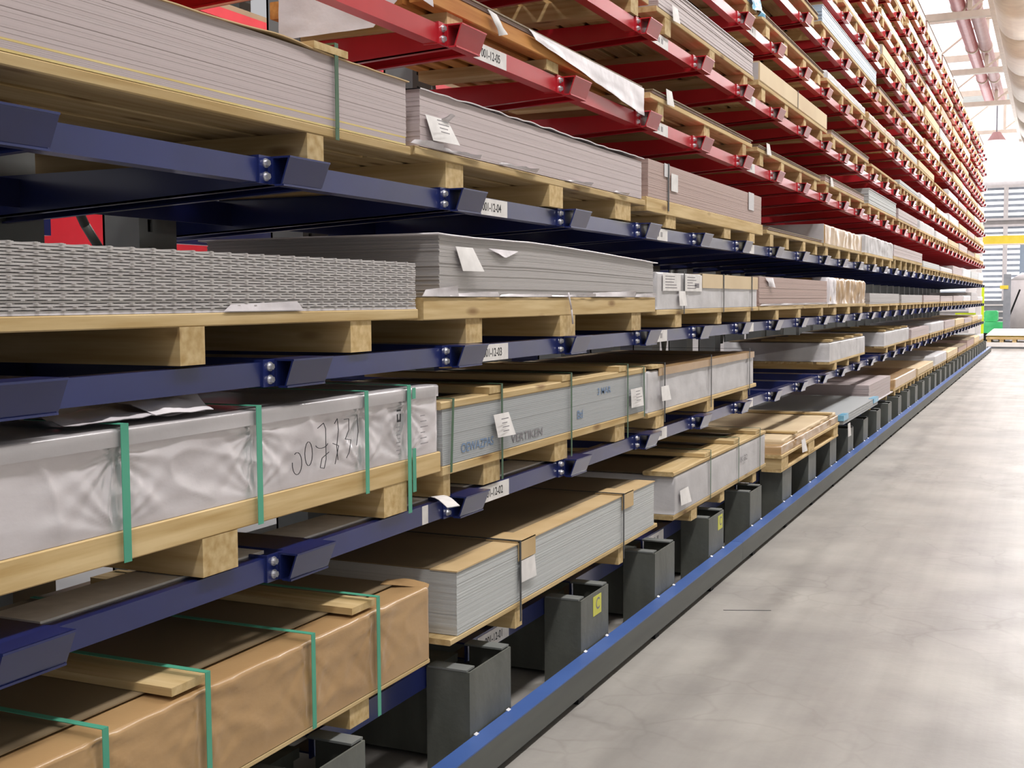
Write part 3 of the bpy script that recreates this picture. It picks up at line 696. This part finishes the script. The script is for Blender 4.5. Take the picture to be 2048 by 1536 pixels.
deck_and_bearers('pine pallet with a split front board under the grey bundle with blue writing', 'pallet', 2, 3.50, 5.66, 1.012, 1.044, [(3.52, 3.57), (3.83, 3.97), (4.50, 4.64), (5.24, 5.375)], nb=6)
t = T('sheet_bundle', 'grey sheet bundle with blue marker writing under a wooden frame', 'bundle', (-2.35, 4.6, 1.046))
t.part(layers(3.505, 5.68, -1.852, -2.84, 1.046, 1.235, 26, rd, .0008), 'sheets', 'grey_sheet', kind='stuff')
t.part(MB().bbox(-1.96, -1.848, 3.49, 5.68, 1.2355, 1.262), 'frame_board', 'wood_y')
t.part(MB().box(-2.8, -1.965, 3.52, 5.66, 1.236, 1.250), 'cover_board', 'kraft_top')
for y in (3.86, 4.56, 5.27): batten(t, y, .115, -2.8, -1.846, 1.2625, .024)
for y, zt, sk in ((3.56, 1.262, -.02), (3.95, 1.287, 0), (4.645, 1.287, 0), (5.375, 1.287, 0), (5.62, 1.262, .01)):
    strap(t, y, .014, -1.848, .94 if zt > 1.28 else 1.02, zt, -2.8, 'dark_strap', .006, skew=sk)
o = tag(t, 3.88, 1.10, 1.185, .13, -1.845, .02, skew=.02); tagprint(t, o, 3.89, 1.10, 1.18, .11, -1.835, .015)
o = tag(t, 5.42, 1.08, 1.17, .17, -1.845, .01); tagprint(t, o, 5.43, 1.09, 1.17, .15, -1.838, .008)
def handtext(t, s, y, z, size, sq, mat, x=-1.8505):
    t.part(text_mb(s, y, z, x, size, sq), 'handwriting', mat)
handtext(t, 'OEWAZPAS', 3.64, 1.075, .045, 1.1, 'ink_blue'); handtext(t, 'VERTIKEN', 4.06, 1.062, .045, 1.5, 'ink_soft')
handtext(t, 'Btl', 4.74, 1.09, .05, 1.3, 'ink_blue'); handtext(t, '3 MAR', 4.99, 1.175, .042, 1.5, 'ink_blue')

deck_and_bearers('pine pallet under the card-edged bundle on the second shelf', 'pallet', 2, 5.72, 8.12, 1.0, 1.025, [(5.86, 6.0), (6.85, 7.0), (7.75, 7.9)], nb=6)
t = T('wrapped_bundle', 'film-wrapped grey bundle with a tan card top edge and a hanging white tag', 'bundle', (-2.35, 6.9, 1.027))
t.part(wrapbox(5.72, 8.05, -1.856, -2.83, 1.027, 1.236, .004, (5.95, 6.9, 7.85), 6, 110, 9, .004), 'wrap', 'bundle', True)
t.part(MB().box(-2.0, -1.848, 5.90, 8.05, 1.241, 1.245).box(-1.852, -1.848, 5.90, 8.05, 1.205, 1.241), 'card_edging', 'kraft')
t.part(MB().box(-2.8, -2.0, 5.76, 8.0, 1.2405, 1.245), 'cover_board', 'kraft_top')
batten(t, 5.78, .2, -2.8, -1.85, 1.247, .016)
for y in (5.97, 6.90, 7.88): strap(t, y, .016, -1.85, .96, 1.262, -2.8, 'black_strap', .008)
tag(t, 5.90, 1.075, 1.15, .13, -1.843, .015)

# ======================= first level =======================
deck_and_bearers('pine pallet under the brown paper parcel with green straps', 'pallet', 1, 1.0, 3.305, .437, .452, [(1.15, 1.25), (2.84, 2.945)], xf=-1.80, nb=7)
t = T('paper_parcel', 'large brown paper parcel with green straps and two wooden battens on top', 'bundle', (-2.3, 2.2, .454))
t.part(wrapbox(.98, 3.30, -1.80, -2.85, .4535, .688, .005, (1.857, 2.19, 2.625, 2.965), 11, 260, 20, .0035, .012, ridges=.003), 'paper_wrap', 'kraft', True)
t.part(MB().box(-2.83, -1.90, 1.0, 3.27, .694, .697), 'cover_board', 'kraft_top')
for y in (2.10, 2.87): batten(t, y, .125, -2.8, -1.815, .698, .02)
for y, zt, z0 in ((1.852, .697, .45), (2.185, .72, .45), (2.622, .697, .45), (2.96, .72, .375)):
    strap(t, y, .018, -1.80, z0, zt, -2.8, 'green_strap', .012)
flap(t, [(-1.93, 3.22, .70), (-1.80, 3.30, .683), (-1.81, 3.325, .69), (-1.95, 3.31, .705)], 'kraft', 'folded_corner', amp=.01)

deck_and_bearers('thin pine pallet under the tall white-edged stack with brown cover', 'pallet', 1, 3.45, 5.72, .452, .472, [(3.985, 4.05), (5.155, 5.22)], xf=-1.80, nb=7, matx='wood_x')
t = T('sheet_stack', 'tall white-edged sheet stack with a dark brown cover and card patches', 'stack', (-2.3, 4.6, .474))
t.part(layers(3.50, 5.665, -1.80, -2.8, .474, .690, 42, rd, .0012, .06), 'sheets', 'white_sheet', kind='stuff')
t.part(MB().box(-2.8, -1.90, 3.50, 5.66, .691, .6945), 'cover_board', 'kraft_top')
t.part(MB().box(-1.90, -1.796, 3.495, 5.67, .691, .695), 'edge_strip', 'kraft_edge')
for y in (3.995, 5.17): 
    strap(t, y, .014, -1.797, .40, .697, -2.75, 'black_strap', .006)
    t.part(MB().box(-1.797, -1.7945, y + .0, y + .16, .627, .700).box(-1.93, -1.7945, y + .0, y + .16, .6965, .700), 'card_patch', 'kraft_edge')
tag(t, 4.01, .545, .625, .13, -1.798, .008)

deck_and_bearers('pine pallet under the timber-topped grey bundle on the bottom shelf', 'pallet', 1, 6.0, 8.22, .435, .46, [(6.35, 6.47), (7.0, 7.1), (7.85, 7.95)], xf=-1.80)
t = T('sheet_bundle', 'grey sheet bundle topped with thick timber frame on the bottom shelf', 'bundle', (-2.3, 7.1, .462))
t.part(wrapbox(6.02, 8.19, -1.802, -2.8, .462, .665, .002, (6.7, 7.4), 3, 70, 8, .002), 'wrap', 'bundle', True)
t.part(MB().bbox(-1.97, -1.798, 6.0, 8.2, .668, .692, .006), 'frame_board', 'wood_y')
t.part(MB().box(-2.8, -1.98, 6.05, 8.15, .668, .675), 'cover_board', 'kraft_top')
for y in (6.62, 7.3, 7.9): batten(t, y, .13, -2.78, -1.80, .694, .022)
for y in (6.72, 7.4, 8.0): strap(t, y, .012, -1.80, .44, .72, -2.75, 'dark_strap', .006)
tag(t, 6.10, .50, .58, .16, -1.80, .02)
tx = text_mb('IK 32', 7.45, .56, -1.795, .05, 1.8); t.part(tx, 'handwriting', 'ink_soft')

deck_and_bearers('closed pine pallet with bottom boards sticking out on the bottom shelf', 'pallet', 1, 8.36, 10.85, .475, .497, [(8.38, 8.62), (9.4, 9.65), (10.6, 10.82)], xf=-1.72, bot=True, nb=6)
t = T('kraft_stack', 'low untidy brown paper stack on the closed pallet', 'stack', (-2.25, 9.6, .499))
t.part(wrapbox(8.38, 10.83, -1.73, -2.75, .499, .56, .012, (8.9, 10.4), 21, 90, 5, .006, .01, yk=5), 'wrap', 'kraft', True)
t.part(wrapbox(8.5, 10.8, -1.75, -2.72, .56, .59, .012, (), 25, 60, 3, 0, .01, yk=5), 'loose_sheet', 'kraft_light', True)
for y in (8.9, 10.45): batten(t, y, .08, -2.6, -1.73, .595, .015)
tag(t, 8.95, .45, .545, .14, -1.70, .02)

t = T('sheet_stack', 'low bluish sheet stack overhanging with light blue corners', 'stack', (-2.3, 12.0, .44))
t.part(MB().box(-2.75, -1.95, 11.3, 11.4, LV[1] + .002, .465).box(-2.75, -1.95, 12.8, 12.9, LV[1] + .002, .465), 'bearer', 'wood_x')
t.part(layers(10.95, 13.25, -1.70, -2.72, .466, .545, 14, rd, .004), 'sheets', 'grey_sheet', kind='stuff')
t.part(MB().box(-1.75, -1.694, 10.93, 11.2, .50, .549), 'corner_wrap', 'blue_film'); t.part(MB().box(-1.75, -1.694, 12.9, 13.26, .50, .549), 'corner_wrap', 'blue_film')
tag(t, 11.1, .34, .46, .14, -1.69, .01)
t = T('sheet_stack', 'taller rosy grey sheet stack behind the bluish one on the bottom shelf', 'stack', (-2.3, 14.2, .44))
t.part(MB().box(-2.75, -1.82, 13.5, 13.6, LV[1] + .002, .44).box(-2.75, -1.82, 14.9, 15.0, LV[1] + .002, .44), 'bearer', 'wood_x')
t.part(MB().box(-2.8, -1.79, 13.25 + .02, 15.35, .441, .452), 'base_sheet', 'plastic')
t.part(layers(13.3, 15.15, -1.80, -2.8, .453, .66, 26, rd, .003), 'sheets', 'pink', kind='stuff')

# second level, after the empty bay
for (y0, y1, lab1, lab2, z1) in ((11.06, 13.3, 'pine pallet under the white box-like bundle beyond the empty bay', 'white wrapped bundle with yellow battens standing beyond the empty bay', 1.195),
                                (14.9, 17.6, 'pine pallet under the second white bundle beyond the empty bay', 'long white wrapped bundle second beyond the empty bay of the second shelf', 1.19)):
    deck_and_bearers(lab1, 'pallet', 2, y0, y1, 1.0, 1.022, [(y0 + .3, y0 + .42), (y0 + 1.1, y0 + 1.2), (y1 - .4, y1 - .3)])
    t = T('wrapped_bundle', lab2, 'bundle', (-2.35, (y0 + y1) / 2, 1.024))
    t.part(wrapbox(y0, y1, -1.853, -2.83, 1.024, z1, .004, (y0 + .6, y1 - .6), 6, 60, 6, .004), 'wrap', 'bundle', True)
    t.part(MB().box(-2.8, -1.87, y0 + .03, y1 - .03, z1 + .004, z1 + .008), 'cover_board', 'kraft_top')
    for k in range(4): batten(t, y0 + .1 + k * (y1 - y0 - .35) / 3, .14, -2.5, -1.86, z1 + .009, .02)

# ======================= remaining loads, shelf by shelf =======================
DESC = {'thin': ('sheet_stack', 'thin brown-topped sheet layer', 'stack'), 'thinw': ('sheet_stack', 'thin pale sheet layer', 'stack'), 'pink': ('sheet_stack', 'pink-grey sheet stack', 'stack'),
        'white': ('wrapped_bundle', 'white wrapped bundle', 'bundle'), 'kraft': ('card_box', 'tan card box', 'box'), 'brown': ('paper_parcel', 'brown paper parcel', 'bundle'),
        'blue': ('sheet_stack', 'pale blue sheet stack', 'stack'), 'bubble': ('wrapped_bundle', 'bulging bubble-wrapped bundle', 'bundle'), 'alu': ('sheet_stack', 'grey aluminium sheet stack', 'stack'), 'orange': ('timber_bundle', 'thick orange plank', 'timber')}
def load(L, n, y0, y1, kind, h, dh=.028, bh=.085, xf=-1.85, mat='wood_y', nopal=False, dep=1.0):
    rnd = random.Random(L * 100 + n)
    far = y0 > 15; zl = LV[L] + .001; sh = SHELF[L]; od = ORD[n - 1]
    zd1 = zl
    if not nopal:
        zd0 = zl + bh; zd1 = zd0 + dh
        nf = 3 if y0 < 8 else 4 if not far else 6
        feet = []
        for k in range(nf):
            a = y0 + .15 + k * (y1 - y0 - .42) / (nf - 1) + rnd.uniform(-.04, .04); feet.append((a, a + rnd.uniform(.09, .13)))
        under = {None: 'empty %s pallet, %s along the %s'}.get(kind, '%s pallet under the %s load of the %s')
        c_ = {True: 'pine', False: 'yellowish pine'}[(n + L) % 2 == 0]
        deck_and_bearers(under % (c_, od, sh), 'pallet', L, y0, y1, zd0, zd1, feet, xf=xf - .002, nb=6 if L > 6 else 7, far=far, mat=mat, depth=dep)
    if kind is None: return
    nm, ds, cat = DESC[kind]
    t = T(nm, '%s, %s load along the %s' % (ds, od, sh), cat, (xf - .5, (y0 + y1) / 2, zd1 + .001), 'loads on the ' + sh)
    z0 = zd1 + .001; z1 = z0 + h; ya, yb = y0 + .03, y1 - .03; n_l = max(3, int(h / .009)) if not far else max(2, int(h / .02))
    if kind in ('thin', 'thinw', 'pink', 'blue', 'alu'):
        mt = {'thin': 'pink2', 'thinw': 'white_sheet', 'pink': 'pink', 'blue': 'blue_sheet', 'alu': 'alu'}[kind]
        t.part(layers(ya, yb, xf, xf - .98 * dep, z0, z1, n_l, rnd, .004), 'sheets', mt, kind='stuff')
        if kind == 'thin': t.part(MB().box(xf - .98 * dep, xf + .006, ya - .01, yb + .01, z1 + .0005, z1 + .006), 'cover_board', 'kraft_top')
        elif kind != 'alu' and not far: t.part(MB().box(xf - .98, xf + .004, ya, yb, z1 + .0005, z1 + .004), 'cover_sheet', 'plastic')
    elif kind == 'kraft':
        t.part(MB().bbox(xf - .98, xf, ya, yb, z0, z1, .008), 'carton', 'kraft_light')
        if not far: strap(t, (ya + yb) / 2, .012, xf, z0, z1, xf - .9, 'black_strap', .002); t.part(MB().box(xf - .9, xf - .01, ya - .003, ya - .0005, z0 + .01, z1 - .01), 'end_panel', 'bundle')
    elif kind in ('white', 'bubble', 'brown'):
        mt = 'kraft' if kind == 'brown' else 'bundle'
        amp = .02 if kind == 'bubble' else .008
        t.part(wrapbox(ya, yb, xf - .003, xf - .97, z0, z1, amp, (), n + L, 12 if far else 60, 3 if far else 6, 0, .02, nx=3, yk=6), 'wrap', mt, True)
    elif kind == 'orange':
        t.part(MB().bbox(xf - .3, xf, ya, yb, z0, z1, .01), 'plank', 'wood_o')
    if not far and kind in ('pink', 'white', 'thin') and rnd.random() < .5: tag(t, ya + .2, z0 - .03, z0 + .05, .1, xf + .004, .015)
    return t

# fourth level onwards
load(4, 4, 8.42, 10.62, 'thin', .012)
t = load(4, 5, 10.72, 13.0, 'brown', .17); t.part(MB().box(-2.8, -1.86, 10.735, 10.748, 2.092, 2.26), 'white_end_board', 'bundle')
load(4, 6, 13.05, 15.5, 'bubble', .19, xf=-1.83)
load(4, 7, 15.7, 19.3, 'pink', .14, bh=.12, dh=.04)
for n, (a, b_, k, h) in enumerate(((19.4, 22.3, 'thinw', .09), (22.5, 25.2, 'white', .08), (25.4, 28, 'pink', .16), (28.2, 31, 'white', .18), (31.2, 34, 'thinw', .16), (34.2, 36.6, 'white', .2))): load(4, n + 8, a, b_, k, h)
for n, (a, b_, k, h) in enumerate(((13.6, 16.4, 'alu', .12), (16.6, 19.4, 'alu', .11), (19.6, 22.5, 'pink', .11), (22.7, 25.5, 'pink', .1), (25.7, 28.4, 'pink', .11), (28.6, 31.2, 'white', .12), (31.4, 34, 'alu', .2), (34.2, 36.6, 'white', .1))): load(3, n + 6, a, b_, k, h, bh=.06)
for n, (a, b_, k, h) in enumerate(((17.9, 20.6, 'pink', .13), (20.8, 23.5, 'white', .16), (23.7, 26.2, 'pink', .14), (26.4, 29, 'kraft', .13), (29.2, 31.8, 'pink', .1), (32, 34.4, 'kraft', .12), (34.5, 36.6, 'white', .1))): load(2, n + 6, a, b_, k, h, bh=.06)
for n, (a, b_, k, h) in enumerate(((15.5, 18.2, 'brown', .12), (18.4, 20.9, 'kraft', .1), (21.1, 23.6, 'white', .16), (23.8, 26.4, 'kraft', .12), (26.6, 29.2, 'thin', .1), (29.4, 32, 'thin', .16), (32.2, 34.4, 'kraft', .14), (34.5, 36.6, 'white', .12))): load(1, n + 7, a, b_, k, h, bh=.06, xf=-1.80)
# fifth level (lowest red)
t = load(5, 1, 3.42, 5.62, 'thin', .012, bh=.04, dh=.058, mat='wood_o', dep=.6)
flap(t, [(-2.40, 3.395, 2.66), (-1.85, 3.395, 2.64), (-2.03, 3.395, 2.485), (-2.40, 3.395, 2.478)], 'plastic', 'end_film', n=14, amp=.006, seed=2)
flap(t, [(-1.856, 3.10, 2.66), (-1.85, 3.44, 2.655), (-1.85, 3.46, 2.545), (-1.856, 3.15, 2.60)], 'plastic', 'end_film', n=10, amp=.006, seed=6)
flap(t, [(-1.842, 4.22, 2.628), (-1.842, 5.62, 2.625), (-1.836, 5.60, 2.49), (-1.838, 4.28, 2.600)], 'plastic', 'hanging_film', n=20, amp=.006, seed=1)
flap(t, [(-1.842, 3.86, 2.625), (-1.842, 3.93, 2.620), (-1.825, 3.99, 2.56), (-1.835, 3.95, 2.55)], 'paper', 'torn_label', amp=.01, seed=2)
for n, (a, b_, k, h) in enumerate(((5.75, 7.95, 'thin', .012), (8.1, 10.5, 'thin', .01), (10.7, 13.1, 'thin', .05), (13.4, 15.9, 'thinw', .16), (16.1, 18.5, 'pink', .13), (18.7, 21.2, 'white', .14), (21.4, 24, 'white', .12), (24.2, 26.8, 'kraft', .1), (27, 29.6, 'pink', .13), (29.8, 32.4, 'thin', .08), (32.6, 34.6, 'kraft', .12), (34.8, 36.6, 'white', .1))): load(5, n + 2, a, b_, k, h)
# sixth level
load(6, 1, 3.4, 5.72, 'orange', .05); load(6, 2, 5.85, 7.98, 'pink', .135); load(6, 3, 8.12, 10.80, 'kraft', .135)
for n, (a, b_, k, h) in enumerate(((11.0, 13.4, 'thin', .03), (13.6, 16, None, 0), (16.2, 18.6, 'thinw', .06), (18.8, 21.3, 'white', .1), (21.5, 24, 'brown', .08), (24.2, 26.7, 'white', .14), (26.9, 29.4, 'kraft', .1), (29.6, 32.2, 'pink', .1), (32.4, 34.5, 'kraft', .1), (34.7, 36.6, 'white', .1))): load(6, n + 4, a, b_, k, h)
t = load(7, 1, 5.9, 8.05, 'blue', .06)
flap(t, [(-1.84, 7.75, 3.60), (-1.84, 8.08, 3.60), (-1.82, 8.10, 3.47), (-1.82, 7.85, 3.49)], 'blue_film', 'blue_film_end', amp=.03)
for n, (a, b_, k, h) in enumerate(((8.2, 10.6, 'thin', .01), (10.75, 13.1, 'white', .07), (13.3, 15.7, 'brown', .07), (15.9, 18.3, 'thinw', .08), (18.5, 21, 'kraft', .1), (21.2, 23.7, None, 0), (23.9, 26.4, 'white', .12), (26.6, 29.1, 'pink', .1), (29.3, 31.8, 'kraft', .1), (32, 34.4, 'pink', .12), (34.6, 36.6, 'kraft', .1))): load(7, n + 2, a, b_, k, h)
load(8, 1, 7.9, 10.3, 'thin', .01)
for n, (a, b_, k, h) in enumerate(((10.45, 13.9, 'blue', .14), (14.1, 16.5, 'thin', .03), (16.7, 19.2, 'white', .06), (19.4, 22, 'brown', .1), (22.2, 24.8, 'thin', .04), (25, 27.6, 'kraft', .12), (27.8, 30.4, 'white', .12), (30.6, 33, 'kraft', .08), (33.2, 36.4, 'pink', .1))): load(8, n + 2, a, b_, k, h)
KS = ['thin', 'kraft', 'white', 'thin', None, 'brown', 'thin', 'kraft', 'thinw', 'pink']
for L in (9, 10, 11, 12):
    rnd = random.Random(L * 31); y = 9.0; n = 0
    while y < 36:
        ln = rnd.uniform(2.25, 2.6); y1 = min(y + ln, 36.7); k = rnd.choice(KS); h = rnd.uniform(.05, .15) if k not in ('thin',) else .03
        if L == 12: k = rnd.choice(['kraft', 'thin', 'brown', 'kraft']); h = rnd.uniform(.04, .14)
        if pr(-1.85, y1, LV[L])[1] > -40 and y1 - y > 1.2:
            n += 1; load(L, n, y, y1, k, h)
        y = y1 + rnd.uniform(.1, .25)

# rear side of the rack : a few flat loads glimpsed through the gaps
t = T('sheet_stack', 'flat light grey sheets lying on the rear side of the bottom shelf', 'stack', (-3.9, 5.0, .40))
for (a, b_, z) in ((2.3, 4.35, .50), (4.45, 6.6, .52), (6.7, 9.0, .50)):
    t.part(layers(a, b_, -3.42, -4.45, .375, z, 8, rd, .004), 'sheets', 'white_sheet', kind='stuff')

# neighbouring rack across the next aisle
nr = T('neighbour_rack', 'red and blue rack glimpsed through the gaps behind the stacks', 'rack', (-7.6, 9, 0))
nr.part(MB().box(-7.60, -7.50, 5, 11, 1.96, 2.42), 'panel_beam', 'red'); nr.part(MB().box(-7.75, -7.5, 9.2, 9.9, 4.3, 4.42), 'panel_beam', 'red')
for k in range(9): nr.part(MB().box(-8.2, -8.0, 4.2 + k * 1.6, 4.4 + k * 1.6, 0, 6), 'column', 'column')
for L in range(1, 10):
    z = .45 + (L - 1) * .56
    if L in (4, 5): continue
    nr.part(MB().box(-7.52, -7.46, 4, 18, z, z + .10), 'face_rail', 'blue' if L in (1, 4) else 'red')
    nr.part(MB().box(-7.98, -7.53, 4, 18, z + .11, z + (.26 if L % 2 else .18)), 'load_layer', 'white_sheet' if L % 2 else 'kraft_top')

# ------------------------------------------------------------------ far end of the aisle
t = T('timber_pallet', 'long low stack of white sheets on yellow pallets across the far aisle end', 'pallet', (-.4, 41.2, 0))
t.part(MB().box(-1.95, 1.4, 40.6, 42, .06, .20), 'bottom_sheets', 'white')
t.part(MB().box(-1.9, 1.35, 40.65, 41.9, .0, .06), 'runner', 'darkgrey')
for k in range(9): t.part(MB().box(-1.9 + k * .37, -1.78 + k * .37, 40.62, 42, .20, .29), 'bearer', 'wood_y')
t.part(MB().box(-1.93, 1.4, 40.6, 42, .29, .37), 'deck', 'wood_x')
t.part(MB().box(-1.9, 1.3, 40.7, 41.9, .37, .41), 'spacer', 'yellow')
t.part(MB().hexa([(-1.95, 40.6, .41), (1.4, 40.6, .41), (1.4, 42, .41), (-1.95, 42, .41), (-1.75, 40.7, .60), (1.4, 40.7, .60), (1.4, 42, .60), (-1.75, 42, .60)]), 'top_sheets', 'white')
t = T('end_post', 'tall white steel post at the far end of the rack', 'post', (-2.15, 38.4, 0))
t.part(MB().box(-2.12, -1.98, 38.3, 38.45, 0, 5.2), 'upright', 'white'); t.part(MB().box(-4.6, -2.12, 38.32, 38.43, 2.95, 3.1), 'cross_arm', 'white')
t = T('crane_beam', 'yellow crane beam crossing above the far aisle', 'beam', (0, 45, 3.5))
t.part(MB().box(-2.7, 8.4, 44.9, 45.15, 3.48, 3.76), 'beam', 'yellow'); t.part(MB().box(-2.7, 8.4, 44.82, 45.22, 3.44, 3.48), 'flange', 'cream')
t.part(MB().box(-2.72, -2.5, 44.9, 45.1, 0, 3.44), 'leg', 'white'); t.part(MB().box(8.2, 8.4, 44.9, 45.1, 0, 3.44), 'leg', 'white')
t = T('guard_post', 'lime yellow guard post with a crossbar at the rack end', 'post', (-2.0, 39.0, 0))
t.part(MB().box(-2.08, -1.93, 38.95, 39.05, 0, 1.95), 'upright', 'lime'); t.part(MB().box(-2.75, -2.08, 38.97, 39.03, .95, 1.15), 'crossbar', 'lime'); t.part(MB().cyl((-2.005, 39, 1.95), (-2.005, 39, 2.0), .06, 10), 'cap', 'yellow')
t = T('green_machine', 'small bright green floor machine beyond the guard post', 'machine', (-1.75, 46, 0))
t.part(MB().bbox(-2.35, -1.45, 45.6, 46.6, .25, .75, .05), 'body', 'green'); t.part(MB().bbox(-2.25, -1.8, 45.7, 46.4, .76, 1.15, .05), 'hood', 'green'); t.part(MB().cyl((-1.45, 46.0, .9), (-1.1, 46.0, 1.9), .03, 8), 'handle', 'black')
for x in (-2.2, -1.6): t.part(MB().cyl((x, 45.55, .18), (x, 45.65, .18), .18, 14), 'wheel', 'black')
t = T('column_stand', 'grey steel stand between the green machine and the white tank', 'stand', (-1.35, 43.5, 0))
t.part(MB().box(-1.55, -1.32, 43.4, 43.6, 0, 2.4), 'upright', 'darkgrey'); t.part(MB().box(-1.66, -1.22, 43.3, 43.7, 0, .04), 'foot', 'darkgrey'); t.part(MB().box(-1.66, -1.40, 43.38, 43.42, 1.9, 2.02), 'sign', 'yellow')
t = T('storage_tank', 'rounded white tank standing against the far end windows', 'tank', (-1.0, 50, 0))
t.part(MB().cyl((-.9, 52, .2), (-.9, 52, 2.3), .75, 24), 'shell', 'white', True); t.part(MB().cyl((-.9, 52, 2.3), (-.9, 52, 2.6), .75, 24, .3), 'dome', 'white', True)
for a in (0, 2.1, 4.2): t.part(MB().box(-.9 + .6 * math.cos(a) - .05, -.9 + .6 * math.cos(a) + .05, 52 + .6 * math.sin(a) - .05, 52 + .6 * math.sin(a) + .05, 0, .2), 'leg', 'darkgrey')
t = T('wall_cabinet', 'pale blue cabinet above the white tank', 'cabinet', (-.9, 55, 0))
t.part(MB().bbox(-1.35, -.2, 54.8, 55.4, 0, 3.9, .03), 'body', 'blue_sheet'); t.part(MB().box(-1.3, -.8, 54.78, 54.8, .1, 3.8), 'door', 'blue_sheet')
t = T('machine_enclosure', 'grey slatted machine guard beside the green machine', 'machine', (-2.3, 50, 0))
t.part(MB().box(-2.75, -1.7, 49.5, 50.5, 0, 1.5), 'housing', 'darkgrey')
for k in range(5): t.part(MB().box(-2.7, -1.75, 49.46, 49.5, .3 + k * .25, .36 + k * .25), 'slat', 'white')
# pipes and duct under the roof, running along the aisle
t = T('roof_pipe', 'red pipe, outer of the pair under the roof', 'pipe', (-2.5, 40, 9.6))
t.part(MB().cyl((-2.62, 14, 9.75), (-2.62, 53.5, 9.75), .19, 20), 'pipe', 'pipe', True)
for y in range(18, 53, 6): t.part(MB().cyl((-2.62, y, 9.75), (-2.62, y + .12, 9.75), .215, 20), 'collar', 'cream', True)
t = T('roof_pipe', 'rosy pipe next to the red one under the roof', 'pipe', (-2.1, 40, 9.6))
t.part(MB().cyl((-2.2, 14, 9.75), (-2.2, 53.5, 9.75), .19, 20), 'pipe', 'pipe_b', True)
for y in range(18, 53, 6): t.part(MB().cyl((-2.2, y, 9.75), (-2.2, y + .12, 9.75), .215, 20), 'collar', 'cream', True)
t = T('air_duct', 'wide cream air duct hanging along the aisle at the top right', 'duct', (-.9, 40, 9))
for k in range(9): t.part(MB().cyl((-.82, 16 + k * 5, 8.2), (-.82, 20.95 + k * 5, 8.2), .55, 28), 'duct_section', 'cream', True)
t.part(MB().box(-1.62, -1.5, 16, 60, 8.75, 8.98), 'runway_beam', 'cream')
t = T('hanging_lamp', 'small dark red hanging lamp under the far roof', 'lamp', (-2.35, 54, 8))
t.part(MB().cyl((-2.35, 54.5, 8.55), (-2.35, 54.5, 11.0), .03, 6), 'rod', 'darkgrey'); t.part(MB().cyl((-2.35, 54.5, 8.2), (-2.35, 54.5, 8.55), .38, 16, .15), 'shade', 'pipe_b')
# scratch in the floor
o = MB().hexa([(-1.515, 5.942, .0005), (-1.51, 5.938, .0005), (-1.285, 6.028, .0005), (-1.288, 6.033, .0005), (-1.515, 5.942, .0015), (-1.51, 5.938, .0015), (-1.285, 6.028, .0015), (-1.288, 6.033, .0015)]).build('floor_scratch', 'ink')
o['label'] = 'short thin dark scratch in the concrete aisle floor'; o['category'] = 'scratch'
